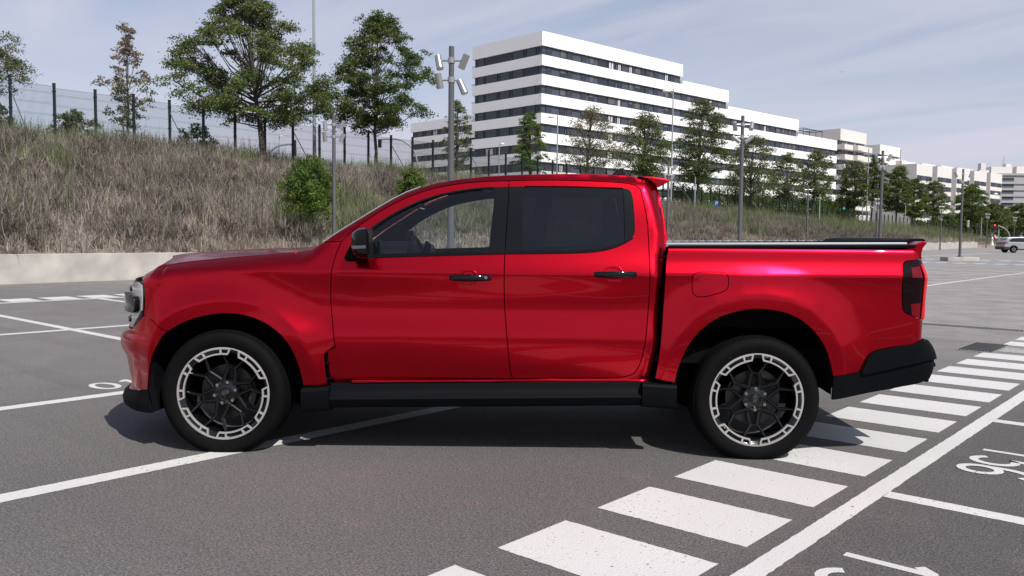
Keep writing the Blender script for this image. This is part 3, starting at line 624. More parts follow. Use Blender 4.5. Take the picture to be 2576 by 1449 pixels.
for s in (0, 1):
    mb = MB(); yy = .13 if s == 0 else 2*YC-.13; mb.box(((xr0+xt)/2, yy, 1.02), (xt-xr0-.1, .02, .44)); mb.build('bed_inner_wall', 'void_black', truck)
# rear bumper
rb_o = px([[(2104, 1004.8), (2092.5, 1006)], [(2092.5, 1006), (2096.5, 948)], [(2096.5, 948), (2165.9, 936)], [(2165.9, 936), (2180, 906), (2190, 888), (2204, 881.5), (2260, 870), (2318, 856.5)]], 'rbump')
SR = S1 + LR*PI/2 + .45
rb_o += [np.array((SR, zq(2330, 856))), np.array((SR, zq(2340, 948)))] + px([[(2325, 957), (2318, 962), (2270, 972), (2227, 981), (2104, 1004.8)]], 'rbump')
rbp = panel('rear_bumper', rb_o, 'rbump', 'black_plastic', truck, off=-.004, gap=.001, res=.018)
rb_u = px([[(2165, 937), (2178, 908), (2188, 891), (2204, 883.5), (2260, 872), (2318, 858)]], 'rbump') + [np.array((SR, zq(2330, 858))), np.array((SR, zq(2340, 905)))] + px([[(2330, 905), (2250, 925), (2190, 938), (2172, 941), (2165, 937)]], 'rbump')
panel('bumper_step', rb_u, 'rbump', 'black_plastic', rbp, off=-.020, gap=.001, flange=.03, res=.018)
mb = MB(); mb.box((4.36, YC, .56), (.22, 2*YC-.5, .03)); mb.box((4.44, YC, .50), (.03, 2*YC-.6, .12)); bevel(mb.build('bumper_beam', 'black_plastic', truck), .01, 2)
# side sills
def sill(u0, u1, vt0, vt1, prof, name):
    x0, z0 = T(u0, vt0, .04); x1, z1 = T(u1, vt1, .04); rows = []
    for x, zt_ in ((x0, z0), (x1, z1)): rows.append([(x, y, zt_ + dz) for y, dz in prof])
    mb = MB(); mb.grid(rows)
    for r, rev in ((rows[0], 1), (rows[1], 0)): mb.add(r, [tuple(range(len(r)))[::-1 if rev else 1]])
    o = mb.build(name, 'black_plastic', truck, smooth=25); mirror_obj(o, truck); return o
PR = [(.09, -.002), (.040, -.003), (.030, -.005), (.028, -.010), (.024, -.035), (.014, -.058), (-.002, -.076), (-.016, -.086), (-.020, -.092), (-.017, -.10), (.005, -.140), (.03, -.152), (.10, -.156)]
sill(833, 1612, 963.5, 957.5, PR, 'side_sill')
PE = [(.06, -.003), (.0, -.004), (-.018, -.009), (-.028, -.022), (-.029, -.06), (-.022, -.11), (-.010, -.142), (.004, -.154), (.08, -.160)]
sill(763.5, 832, 971.5, 969, PE, 'sill_end'); sill(1613, 1698.5, 958, 963, PE, 'sill_end')
# liners, underbody
def liner(poly, name):
    P = [SZ(u, v, 'fender' if poly is ARCH_F else 'bed') for u, v in chaikin(poly, 2)]
    X, Y, Z = Mf(np.array([p[0] for p in P]), np.array([p[1] for p in P]), 'fender' if poly is ARCH_F else 'bed')
    for s in (0, 1):
        mb = MB(); f = (lambda y: y) if s == 0 else (lambda y: 2*YC - y)
        ins = np.array([X.mean(), Z.min()+.1])
        mb.grid([[(x, f(y+.014), z), (x+(x-ins[0])*.03, f(y+.06), z+.02), (x+(x-ins[0])*.05, f(.50), z+.03)] for x, y, z in zip(X, Y, Z)])
        q = [(x+(x-ins[0])*.05, f(.50), z+.03) for x, z in zip(X, Z)]; mb.add(q, [tuple(range(len(q)))])
        mb.build(name, 'void_black', truck)
liner(ARCH_F, 'wheel_arch_liner'); liner(ARCH_R, 'wheel_arch_liner')
mb = MB(); mb.box((1.63, YC, .41), (1.9, 2*YC-.26, .22)); mb.box((1.62, YC, .37), (4.1, 1.05, .20)); mb.box((3.27, YC, .37), (.14, 1.5, .14)); mb.box((0, YC, .35), (.5, .8, .12)); mb.box((-.45, YC, .40), (.3, 1.1, .10)); mb.box((.0, YC, .75), (.7, .85, .6)); mb.box((3.9, YC, .45), (.6, 1.2, .12)); mb.build('underbody', 'void_black', truck)  # underbody shaped low and wide to darken the ground beneath
# mud guard seen ahead of front wheel
mb = MB(); a = T(371, 982, .02); b = T(384, 1037, .02); c = T(404, 1030, .05); d = T(390, 950, .05)
mb.prism([(a[0]+.004, .03, a[1]), (b[0], .03, b[1]), (c[0], .03, c[1]), (d[0], .03, d[1]), (T(381, 905, .03)[0], .03, T(381, 905, .03)[1])], (0, .25, 0)); mb.build('splash_guard', 'black_plastic', truck)

# ---- door handles, mirrors, windows inside
def loc_on(u, v, kind='plain', off=0): s, z = SZ(u, v, kind); X, Y, Z = Mf(np.array([s]), np.array([z]), kind, off); return float(X[0]), float(Y[0]), float(Z[0])
def handle(u0, u1, v0, v1, ru0, ru1, rv0, rv1, d):
    xa, ya, za = loc_on(u0, (v0+v1)/2); xb, yb, zb_ = loc_on(u1, (v0+v1)/2); h = (v1-v0)/413
    mb = MB(); n = 9; rows = []
    for i in range(n):
        t = i/(n-1); x = xa + (xb-xa)*t; zc = za + (zb_-za)*t; yo = .046*math.sin(PI*min(max(t*1.1-.05, 0), 1))**.5 + .004; hh = h*(.74 + .26*math.sin(PI*min(max((t-.02)*1.04, 0), 1))**.5)
        yc = ya - yo; rows.append([(x, yc+.020, zc+hh*.42), (x, yc+.004, zc+hh*.5), (x, yc-.002, zc+hh*.3), (x, yc-.003, zc-.1*hh), (x, yc+.001, zc-hh*.4), (x, yc+.010, zc-hh*.5), (x, yc+.022, zc-hh*.4), (x, yc+.020, zc+hh*.42)])
    mb.grid(rows); mb.add(rows[0][:-1], [tuple(range(7))]); mb.add(rows[-1][:-1], [tuple(range(7))[::-1]])
    mb.box((xa+.018, ya-.002, za), (.018, .03, h*.55)); mb.box((xb-.020, yb-.006, zb_), (.022, .03, h*.55))
    o = mb.build('door_handle', 'gloss_black', d[0], smooth=50); mirror_obj(o, d[1])
    # shallow cup: a dished red bowl rim standing just proud of the skin
    cu, cv = (ru0+ru1)/2, (rv0+rv1)/2; x, y, z = loc_on(cu, cv); rx, rz = (ru1-ru0)/2/413, (rv1-rv0)/2/413
    mb = MB(); rows = []
    for (k, dy) in ((1.0, -.0012), (.96, -.0035), (.90, -.0035), (.82, -.0008), (.55, -.0006), (.05, -.0005)):
        row = []
        for i in range(33):
            a_ = 2*PI*i/32; ca, sa = math.cos(a_), math.sin(a_); e = 3.2
            rr = (abs(ca)**e + abs(sa)**e)**(-1/e); sx, szz = x + ca*rr*rx*k, z + sa*rr*rz*k
            Yl = float(Mf(np.array([sx]), np.array([szz]), 'plain')[1][0]); row.append((sx, Yl + dy, szz))
        rows.append(row)
    mb.grid(rows); mirror_obj(mb.build('handle_cup', 'paint_red', d[0], smooth=60), d[1])
    return xa, ya, za, xb, yb, zb_
h1 = handle(1129.6, 1237, 691, 707.3, 1156, 1201, 678.6, 716.9, fd)
handle(1494.3, 1602, 682, 699.5, 1520.6, 1568, 670, 710, rd)
x, y, z = loc_on(1223, 697.5); mb = MB(); mb.cyl((x, y-.030, z), (x, y-.046, z), .009, .009, 14); mb.build('key_cylinder', 'chrome', fd[0], smooth=40)
# door mirrors
def mirror_unit():
    mb = MB(); 
    def s2(u, v, y): x, z = T(u, v, y); return x, z
    yi, yo = .01, -.20
    sec = []
    for k, y in enumerate((.0, -.03, -.08, -.14, -.18, -.205)):
        sc = [.86, .96, 1., .98, .88, .6][k]
        o = [s2(u, v, y) for u, v in [(884, 628), (882, 600), (887, 584), (899, 575.5), (915, 572.5), (926, 574), (929, 585), (931, 615), (932, 640), (931, 650), (918, 652), (900, 648), (888, 640)]]
        cx_ = sum(p[0] for p in o)/len(o); cz2 = sum(p[1] for p in o)/len(o)
        sec.append([(cx_ + (p[0]-cx_)*sc, y, cz2 + (p[1]-cz2)*sc) for p in o])
    n = len(sec[0]); rows = [r + [r[0]] for r in sec]; mb.grid(rows); mb.add(sec[0], [tuple(range(n))[::-1]]); mb.add(sec[-1], [tuple(range(n))])
    o = mb.build('door_mirror', 'gloss_black', fd[0], smooth=45)
    mb = MB(); q = [s2(u, v, -.21) for u, v in [(882, 619), (919, 617), (920, 625.5), (886, 627.5)]]
    mb.prism([(x, -.209, z) for x, z in q], (0, .03, 0)); bevel(mb.build('mirror_indicator', 'indicator', o), .004, 2)
    mb = MB(); q = [s2(u, v, -.10) for u, v in [(926, 573.5), (931, 576), (934.5, 640), (936, 651), (932, 652.5), (929.5, 640)]]
    mb.prism([(x, -.19, z) for x, z in q], (0, .17, 0)); bevel(mb.build('mirror_glass_frame', 'trim_black', o), .003, 2)
    mb = MB(); q = [s2(u, v, .02) for u, v in [(884, 612), (866, 646), (866.5, 652), (872, 653), (890, 653), (905, 650), (905, 620)]]
    mb.prism([(x, .015, z) for x, z in q], (0, .04, 0)); mb.box((s2(900, 640, -.02)[0], -.02, s2(900, 642, -.02)[1]), (.06, .10, .05)); bevel(mb.build('mirror_foot', 'black_plastic', o), .006, 2)
    return o
mo = mirror_unit(); m2 = mirror_obj(mo, fd[1])
for k in CH(mo): mirror_obj(k, m2)
# cabin
def bxp(name, m, boxes, bv=.02, parent=truck, seg=3):
    mb = MB()
    for b in boxes: mb.box(b[0], b[1], M=(Matrix.Rotation(b[2], 4, 'Y') if len(b) > 2 else None))
    o = mb.build(name, m, parent); 
    if bv: bevel(o, bv, seg)
    return o
bxp('dashboard', 'interior', [((.98, YC, 1.17), (.30, 1.56, .22)), ((1.00, .52, 1.26), (.22, .40, .10)), ((1.02, YC, 1.02), (.25, 1.5, .2))], .04)
bxp('centre_screen', 'gloss_black', [((1.13, YC, 1.17), (.03, .20, .28), R(12))], .006)
bxp('cabin_floor', 'interior', [((1.75, YC, .60), (1.9, 1.6, .04)), ((2.66, YC, .95), (.05, 1.5, .66)), ((1.05, YC, .85), (.06, 1.6, .5))], 0)
bxp('headliner', 'interior_light', [((2.05, YC, 1.70), (1.05, 1.30, .02))], 0)
for yy in (.47, 1.39):
    s_ = bxp('front_seat', 'interior', [((1.62, yy, .86), (.50, .50, .16)), ((1.86, yy, 1.18), (.14, .48, .62), R(14))], .05)
    mb = MB(); mb.box((1.97, yy, 1.56), (.10, .26, .20), M=Matrix.Rotation(R(10), 4, 'Y')); mb.cyl((1.95, yy-.06, 1.40), (1.96, yy-.06, 1.50), .006); mb.cyl((1.95, yy+.06, 1.40), (1.96, yy+.06, 1.50), .006); bevel(mb.build('head_restraint', 'interior', s_), .03, 3)
bxp('rear_bench', 'interior', [((2.35, YC, .86), (.46, 1.30, .16)), ((2.58, YC, 1.18), (.12, 1.30, .60), R(10)), ((2.62, .50, 1.52), (.09, .26, .15)), ((2.62, 1.36, 1.52), (.09, .26, .15))], .04)
sw = MB(); c0 = Vector((1.18, .50, 1.17)); qd = Vector((1, 0, .42)).normalized().to_track_quat('Z', 'Y')
sw.tube([c0 + qd @ Vector((math.cos(2*PI*i/24)*.185, math.sin(2*PI*i/24)*.185, 0)) for i in range(25)], .014, 8)
for a_ in (90, 210, 330): sw.tube([c0 + qd @ Vector((math.cos(R(a_))*.18, math.sin(R(a_))*.18, 0)), c0 - qd @ Vector((0, 0, .03))], .014, 6)
sw.cyl(c0 - qd @ Vector((0, 0, .06)), c0 - qd @ Vector((0, 0, .01)), .055, .05, 16); sw.build('steering_wheel', 'interior', truck, smooth=50)
mb = MB(); mb.box((1.10, YC, 1.575), (.03, .26, .075)); mb.tube([(1.08, YC, 1.60), (1.12, YC, 1.66)], .012, 6); bevel(mb.build('rear_view_mirror', 'gloss_black', truck), .012, 2)

# ---- wheels
RO = .2871
def wheel_parts():
    w = {}
    T1 = []
    # tyre: profile (radius, depth)
    prof = [(RO-.012, .020), (RO-.004, .006), (RO+.002, .001), (RO+.012, -.004), (RO+.030, -.012), (RO+.052, -.015), (RO+.070, -.011), (RO+.082, -.002), (RO+.090, .009), (.3845, .022), (.3880, .040)]
    for g0 in (.058, .105, .150, .196):
        prof += [(.3895, g0), (.382, g0+.001), (.382, g0+.009), (.3895, g0+.010)]
    prof += [(.388, .226), (.3845, .243), (RO+.090, .256), (RO+.070, .275), (RO+.03, .275), (RO+.002, .262), (RO-.014, .245)]
    mb = MB(); mb.lathe(prof, 96); w['tyre'] = mb.mesh('tyre', 'rubber', smooth=35)
    # tread sipes: small raised shoulder blocks and lettering band
    mb = MB(); n = 84
    for i in range(n):
        a0 = 2*PI*i/n; a1 = a0 + 2*PI/n*.86; sk = .03
        for (r0, y0_, r1, y1_) in ((.3835, .012, .3918, .040), (.3895, .040, .3922, .056)):
            P = []
            for aa in (a0, a1):
                for (rr, yy_, da) in ((r0, y0_, 0), (r1, y1_, sk*.3)):
                    P.append((math.cos(aa+da)*rr, yy_, math.sin(aa+da)*rr))
            q = [(p[0]*.985, p[1]+.002, p[2]*.985) for p in P]
            mb.add(P+q, [(0, 1, 3, 2), (0, 2, 6, 4), (1, 5, 7, 3), (0, 4, 5, 1), (2, 3, 7, 6)])
    w['tread_block'] = mb.mesh('tread_block', 'rubber')
    # barrel + back
    mb = MB(); mb.lathe([(RO-.006, .004), (RO-.012, .010), (RO-.020, .014), (RO-.030, .020), (.240, .045), (.235, .12), (.245, .20), (RO-.02, .235), (RO-.01, .25)], 72)
    w['wheel'] = mb.mesh('wheel', 'rim_black', smooth=45)
    # outer thin lip
    mb = MB(); mb.lathe([(RO, .006), (RO-.0005, -.001), (RO-.007, -.0015), (RO-.009, .006)], 96); w['rim_lip'] = mb.mesh('rim_lip', 'rim_alu', smooth=30)
    # machined ring segments with windows, six times
    mb = MB(); r = [.838, .871, .957, .981]; r = [q*RO for q in r]
    def sector(a0, a1, r0, r1, b0=None, b1=None, n=1, y0=-.002, y1=.012):
        b0 = a0 if b0 is None else b0; b1 = a1 if b1 is None else b1
        for k in range(n):
            t0, t1 = k/n, (k+1)/n; P = []
            for (A0, A1, rr) in ((a0, a1, r0), (b0, b1, r1)):
                for t in (t0, t1):
                    an = R(A0 + (A1-A0)*t); P.append((math.cos(an)*rr, math.sin(an)*rr))
            P3 = [(p[0], y0, p[1]) for p in P] + [(p[0], y1, p[1]) for p in P]
            mb.add(P3, [(0, 1, 3, 2), (4, 6, 7, 5), (0, 4, 5, 1), (2, 3, 7, 6)] + ([(0, 2, 6, 4)] if k == 0 else []) + ([(1, 5, 7, 3)] if k == n-1 else []))
    for s in range(6):
        o = 60*s
        sector(o+8.0, o+52.0, r[0], r[1], o+6.8, o+53.2, 10)                 # inner band
        sector(o+5.2, o+54.8, r[2], r[3], o+5.0, o+55.0, 10)                 # outer band
        for (i0, i1, j0, j1) in ((6.8, 9.3, 5.2, 7.2), (50.7, 53.2, 52.8, 54.8), (17.0, 19.4, 16.6, 19.0), (40.6, 43.0, 41.0, 43.4)):
            sector(o+i0, o+i1, r[1], r[2], o+j0, o+j1)
        w.setdefault('rim_ring', []).append(mb.mesh('rim_segment', 'rim_alu')); mb = MB()
    # spokes: two legs, a bridge and two arms each, six times
    def bar(mb, a, b, wa, wb, ya, yb, th):
        a = Vector((a[0], 0, a[1])); b = Vector((b[0], 0, b[1])); d = (b-a).normalized(); n = Vector((d.z, 0, -d.x)); P = []
        for c, w_, y in ((a, wa, ya), (b, wb, yb)):
            P += [c + n*w_*.5 + Vector((0, y+.006, 0)), c + n*w_*.22 + Vector((0, y, 0)), c - n*w_*.22 + Vector((0, y, 0)), c - n*w_*.5 + Vector((0, y+.006, 0)), c - n*w_*.5 + Vector((0, y+th, 0)), c + n*w_*.5 + Vector((0, y+th, 0))]
        F = [(i, (i+1) % 6, 6+(i+1) % 6, 6+i) for i in range(6)] + [(5, 4, 3, 2, 1, 0), (6, 7, 8, 9, 10, 11)]
        mb.add(P, F)
    sp = []
    for s in range(6):
        mb2 = MB(); a = R(60*s + 30*0); ca, sa = math.cos(a), math.sin(a)
        def q(t, rr): return (rr*ca - t*sa, rr*sa + t*ca)   # t sideways, rr outwards
        k = RO/605
        for sg in (-1, 1):
            bar(mb2, q(sg*82*k, 120*k), q(sg*44*k, 335*k), 50*k, 42*k, .040, .034, .03)
            bar(mb2, q(sg*40*k, 330*k), q(sg*150*k, 505*k), 44*k, 28*k, .034, .016, .026)
        bar(mb2, q(-50*k, 338*k), q(50*k, 338*k), 26*k, 26*k, .033, .033, .03)
        sp.append(mb2.mesh('spoke', 'rim_black', smooth=30))
    w['spoke'] = sp
    mb = MB(); mb.lathe([(.002, .036), (.040, .036), (.052, .039), (.058, .044), (.075, .046), (.082, .055), (.082, .11), (.002, .11)], 48); w['hub'] = mb.mesh('hub', 'rim_black', smooth=35)
    mb = MB(); mb.lathe([(.001, .030), (.028, .031), (.0315, .034), (.032, .040)], 40); w['hub_cap'] = mb.mesh('hub_cap', 'gloss_black', smooth=50)
    mb = MB(); n = 40; rows = []
    for (a_, b_) in ((.026, .0115), (.0244, .0100)): rows.append([(math.cos(2*PI*i/n)*a_, .0288, math.sin(2*PI*i/n)*b_) for i in range(n+1)])
    mb.grid(rows); w['emblem'] = mb.mesh('emblem', 'chrome')
    mb = MB(); mb.cyl((0, .026, 0), (0, .046, 0), .0105, .0115, 6); mb.cyl((0, .024, 0), (0, .027, 0), .007, .0095, 6); w['lug'] = mb.mesh('lug_nut', 'chrome')
    mb = MB(); mb.lathe([(.075, .10), (.168, .10), (.168, .115), (.075, .115)], 64, close=True); w['disc'] = mb.mesh('brake_disc', 'disc_steel', smooth=35)
    mb = MB(); rows = []
    for i in range(9):
        an = R(-28 + 56*i/8); rows.append([(math.cos(an)*r_, y, math.sin(an)*r_) for r_, y in ((.125, .092), (.150, .078), (.182, .078), (.188, .092), (.188, .14), (.125, .14))])
    mb.grid([r_ + [r_[0]] for r_ in rows]); mb.add(rows[0], [tuple(range(6))]); mb.add(rows[-1], [tuple(range(6))[::-1]])
    w['caliper'] = mb.mesh('brake_caliper', 'disc_steel', smooth=30)
    return w
WP = wheel_parts()
def text_mesh(name, txt, m, size=1.0, shear=0., depth=0.0, res=3, space=1.0):
    cu = bpy.data.curves.new(name, 'FONT'); cu.body = txt; cu.size = size; cu.align_x = 'CENTER'; cu.align_y = 'CENTER'; cu.shear = shear; cu.extrude = depth; cu.resolution_u = res; cu.space_character = space
    o = bpy.data.objects.new(name, cu); COL.objects.link(o); dg = bpy.context.evaluated_depsgraph_get(); me = bpy.data.meshes.new_from_object(o.evaluated_get(dg))
    bpy.data.objects.remove(o); me.name = name; me.materials.clear(); me.materials.append(MATS[m]); return me
SCRIPT = text_mesh('emblem_script', 'Ford', 'chrome', .0165, .35, .0004)
mat('letter_rubber', (0.011, 0.011, 0.012), rough=.6, spec=.1)
def wheel_at(x, y, side, ang, cal, steer=0):
    root = link('wheel', WP['wheel'], truck); root.location = (x, y, ZC); root.rotation_euler = (0, 0, (0 if side == 0 else PI) + steer)
    rot = ang
    def sub(n, me, r=True, extra=None):
        o = link(n, me, root); o.rotation_euler = (0, -rot if r else 0, 0) if extra is None else (0, extra, 0); return o
    sub('tyre', WP['tyre'], False); tag(sub('tread_block', WP['tread_block']), kind='stuff'); sub('rim_lip', WP['rim_lip']); [sub('rim_segment', m_) for m_ in WP['rim_ring']]
    for m_ in WP['spoke']: sub('spoke', m_)
    sub('hub', WP['hub']); sub('hub_cap', WP['hub_cap']); sub('emblem', WP['emblem'])
    s = link('emblem_script', SCRIPT, root); s.rotation_mode = 'QUATERNION'; s.location = (0, .0287, 0)
    s.rotation_quaternion = (Matrix.Rotation(-rot, 4, 'Y') @ Matrix.Rotation(PI/2, 4, 'X')).to_quaternion()
    for i in range(6):
        l = link('lug_nut', WP['lug'], root); a_ = R(60*i) + rot; l.location = (math.cos(a_)*.0665, .004, math.sin(a_)*.0665)
    sub('brake_disc', WP['disc'], False); sub('brake_caliper', WP['caliper'], False, cal)
    return root
# side-wall lettering, raised in the rubber
def ring_text(root, txt, r, a0, step, size):
    bm = bmesh.new()
    for i, chx in enumerate(txt):
        if chx == ' ': continue
        me = text_mesh('sidewall_lettering', chx, 'letter_rubber', size, 0, .0012, 1)
        a_ = R(a0) - i*step; M_ = Matrix.Translation((math.cos(a_)*r, -.0145, math.sin(a_)*r)) @ Matrix.Rotation(-(a_ - PI/2), 4, 'Y') @ Matrix.Rotation(PI/2, 4, 'X')
        me.transform(M_); bm.from_mesh(me); bpy.data.meshes.remove(me)
    me = bpy.data.meshes.new('sidewall_lettering'); bm.to_mesh(me); bm.free(); me.materials.append(MATS['letter_rubber']); o = link('sidewall_lettering', me, root); return o
wf_ = wheel_at(0, 0, 0, R(15), 0.0); wr_ = wheel_at(WB, 0, 0, R(90), R(-55))
for p in ((0, 2*YC), (WB, 2*YC)): wheel_at(p[0], p[1], 1, R(20), R(180))
ring_text(wr_, '275/45 R 21', RO+.050, 128, .062, .030); ring_text(wf_, 'ContiSportContact', RO+.048, 62, .058, .028); ring_text(wf_, '275/45 R 21', RO+.048, -62, .062, .028)

# ================================================================ THE CAR PARK
def asphalt():
    m = bpy.data.materials.new('asphalt'); m.use_nodes = True; t = m.node_tree; b = t.nodes['Principled BSDF']; L = t.links.new
    co = N(t, 'ShaderNodeTexCoord')
    def nz(scale, det=4, rough=.5, src=None):
        n = N(t, 'ShaderNodeTexNoise'); n.inputs['Scale'].default_value = scale; n.inputs['Detail'].default_value = det; n.inputs['Roughness'].default_value = rough; L(src or co.outputs['Object'], n.inputs['Vector']); return n
    def rng(n, a, b_, c, d):
        r = N(t, 'ShaderNodeMapRange'); r.inputs['From Min'].default_value = a; r.inputs['From Max'].default_value = b_; r.inputs['To Min'].default_value = c; r.inputs['To Max'].default_value = d; L(n, r.inputs['Value']); return r.outputs[0]
    def mixc(f, A, B, mode='MIX'):
        x = N(t, 'ShaderNodeMix', data_type='RGBA', blend_type=mode)
        if isinstance(f, float): x.inputs['Factor'].default_value = f
        else: L(f, x.inputs['Factor'])
        for k, v in (('A', A), ('B', B)):
            if isinstance(v, tuple): x.inputs[k].default_value = (*v, 1)
            else: L(v, x.inputs[k])
        return x.outputs['Result']
    big = nz(.16, 5, .6); mid = nz(1.3, 5, .6); red = nz(3.2, 4, .6)
    vo = N(t, 'ShaderNodeTexVoronoi'); vo.inputs['Scale'].default_value = 120; L(co.outputs['Object'], vo.inputs['Vector'])
    base = mixc(rng(big.outputs['Fac'], .35, .65, 0., 1.), (.118, .112, .108), (.168, .159, .152))
    # lighter towards the wall side and with distance, darker beyond the long line
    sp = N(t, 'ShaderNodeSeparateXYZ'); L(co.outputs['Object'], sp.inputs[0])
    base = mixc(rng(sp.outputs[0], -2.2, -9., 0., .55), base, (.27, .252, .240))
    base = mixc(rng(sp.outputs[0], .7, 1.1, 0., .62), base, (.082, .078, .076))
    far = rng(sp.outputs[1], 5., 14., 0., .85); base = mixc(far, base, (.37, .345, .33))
    base = mixc(rng(mid.outputs['Fac'], .35, .7, 0., .45), base, (.118, .111, .107))
    base = mixc(rng(red.outputs['Fac'], .56, .70, 0., .34), base, (.20, .145, .132))
    # streaks left by tyres
    mpg = N(t, 'ShaderNodeMapping'); mpg.inputs['Rotation'].default_value = (0, 0, R(38)); mpg.inputs['Scale'].default_value = (.12, 2.4, 1); L(co.outputs['Object'], mpg.inputs[0])
    st = nz(1.0, 3, .5, mpg.outputs[0]); base = mixc(rng(st.outputs['Fac'], .58, .70, 0., .30), base, (.118, .112, .108))
    rl_ = N(t, 'ShaderNodeTexNoise'); rl_.inputs['Scale'].default_value = 90; rl_.inputs['Detail'].default_value = 3; L(co.outputs['Object'], rl_.inputs['Vector'])
    base = mixc(1.0, base, rng(vo.outputs['Distance'], .1, .75, 1.22, .72), 'MULTIPLY')
    base = mixc(1.0, base, rng(rl_.outputs['Fac'], .3, .7, .58, 1.42), 'MULTIPLY')
    vc = N(t, 'ShaderNodeTexVoronoi'); vc.inputs['Scale'].default_value = 26; L(co.outputs['Object'], vc.inputs['Vector'])
    base = mixc(rng(vc.outputs['Distance'], .045, .075, .75, 0.), base, (.42, .40, .38))
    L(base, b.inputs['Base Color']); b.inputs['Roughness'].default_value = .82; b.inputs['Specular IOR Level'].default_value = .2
    bp = N(t, 'ShaderNodeBump'); bp.inputs['Strength'].default_value = .55; bp.inputs['Distance'].default_value = .004; L(vo.outputs['Distance'], bp.inputs['Height']); L(bp.outputs[0], b.inputs['Normal'])
    MATS['asphalt'] = m
asphalt()
def paintm(name, col, wear=.58, soft=.06):
    m = bpy.data.materials.new(name); m.use_nodes = True; t = m.node_tree; b = t.nodes['Principled BSDF']; L = t.links.new
    co = N(t, 'ShaderNodeTexCoord'); n = N(t, 'ShaderNodeTexNoise'); n.inputs['Scale'].default_value = 42; n.inputs['Detail'].default_value = 5; n.inputs['Roughness'].default_value = .7; L(co.outputs['Object'], n.inputs['Vector'])
    g = N(t, 'ShaderNodeTexNoise'); g.inputs['Scale'].default_value = .9; g.inputs['Detail'].default_value = 4; L(co.outputs['Object'], g.inputs['Vector'])
    a = N(t, 'ShaderNodeMath', operation='MULTIPLY_ADD'); a.inputs[1].default_value = .30; L(g.outputs['Fac'], a.inputs[0]); L(n.outputs['Fac'], a.inputs[2])
    r = N(t, 'ShaderNodeMapRange'); r.inputs['From Min'].default_value = wear + .22; r.inputs['From Max'].default_value = wear + .22 + soft; L(a.outputs[0], r.inputs['Value'])
    gm = N(t, 'ShaderNodeMapRange'); gm.inputs['From Min'].default_value = .3; gm.inputs['From Max'].default_value = .7; gm.inputs['To Min'].default_value = .90; gm.inputs['To Max'].default_value = 1.04; L(g.outputs['Fac'], gm.inputs['Value'])
    mm = N(t, 'ShaderNodeMix', data_type='RGBA', blend_type='MULTIPLY'); mm.inputs['Factor'].default_value = 1; mm.inputs['A'].default_value = (*col, 1); L(gm.outputs[0], mm.inputs['B'])
    x = N(t, 'ShaderNodeMix', data_type='RGBA'); L(r.outputs[0], x.inputs['Factor']); L(mm.outputs['Result'], x.inputs['A']); x.inputs['B'].default_value = (.10, .095, .09, 1)
    L(x.outputs['Result'], b.inputs['Base Color']); b.inputs['Roughness'].default_value = .7
    v = N(t, 'ShaderNodeTexVoronoi'); v.inputs['Scale'].default_value = 110; L(co.outputs['Object'], v.inputs['Vector'])
    bp = N(t, 'ShaderNodeBump'); bp.inputs['Strength'].default_value = .45; bp.inputs['Distance'].default_value = .004; L(v.outputs['Distance'], bp.inputs['Height']); L(bp.outputs[0], b.inputs['Normal'])
    MATS[name] = m
paintm('road_white', (.60, .59, .57), .55); paintm('road_white_worn', (.62, .61, .59), .30, .25); paintm('road_blue', (.20, .36, .56), .52, .15)
mat('concrete', (.40, .375, .345), rough=.85, noise=(1.6, .26, 10), bump=(40, .25, .006))
mat('concrete_dark', (.22, .215, .205), rough=.85, noise=(6., .2))
mat('iron_grate', (.05, .048, .046), rough=.6, metal=.4)
mat('earth', (.20, .16, .13), rough=.95, noise=(2.5, .3, 8), bump=(9, .8, .08))

def sheet(name, polys, z, m, kind='structure', label=None):
    mb = MB()
    for P in polys: mb.add([(p[0], p[1], z) for p in P], [tuple(range(len(P)))])
    o = mb.build(name, m, fix=False)
    return o
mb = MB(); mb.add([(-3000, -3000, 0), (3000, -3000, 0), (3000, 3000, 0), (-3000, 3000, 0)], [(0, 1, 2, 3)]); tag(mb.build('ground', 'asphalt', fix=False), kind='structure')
def wob(x0, y0, x1, y1, n=None, a=.0055):   # painted bar with slightly ragged edges (kept inside the sheet)
    L = max(abs(x1-x0), abs(y1-y0)); n = n or max(2, int(min(L, 24)/.02)); P = []
    rr = random.random
    if abs(x1-x0) > abs(y1-y0):
        for i in range(n+1): P.append((x0+(x1-x0)*i/n, y0+(rr()-.5)*a))
        for i in range(n, -1, -1): P.append((x0+(x1-x0)*i/n, y1+(rr()-.5)*a))
    else:
        for i in range(n+1): P.append((x1+(rr()-.5)*a, y0+(y1-y0)*i/n))
        for i in range(n, -1, -1): P.append((x0+(rr()-.5)*a, y0+(y1-y0)*i/n))
    return P
Z1 = .0016
def marking(name, rects, z, m):
    for r in rects:
        o = sheet(name, [wob(*r)], z, m); tag(o, kind='structure')
PIT = .7478
for k in range(-7, 24):
    y = k*PIT
    if y+.49 < -6: continue
    marking('crossing_bar', [(0, y, .80, y+.488)], Z1, 'road_white_worn' if k == 13 else 'road_white')
marking('white_line', [(.895, -14, 1.0, 34)], Z1, 'road_white')
for k in range(-6, 12): marking('bay_line', [(1.002, .19+k*2.482, 6.0, .31+k*2.482)], Z1, 'road_white')
marking('white_line', [(6.0, -14, 6.1, 34), (-2.39, -16, -2.24, 3.0), (-4.79, -14, -4.65, 12.0), (-4.79, 23.7, -4.66, 46), (-9.87, -14, -9.72, 34), (-15.13, -14, -14.97, 46), (-16.95, 52, -16.7, 110)], Z1, 'road_white')
for k in range(-5, 13):
    y = 2.81 + k*2.60
    marking('bay_line', [(-14.96, y, -9.88, y+.125), (-9.71, y, -4.80, y+.125)], Z1, 'road_white')
for k in range(-8, 40): marking('crossing_bar', [(-15.98, .95+k*.745, -15.2, .95+.56+k*.745)], Z1, 'road_white')
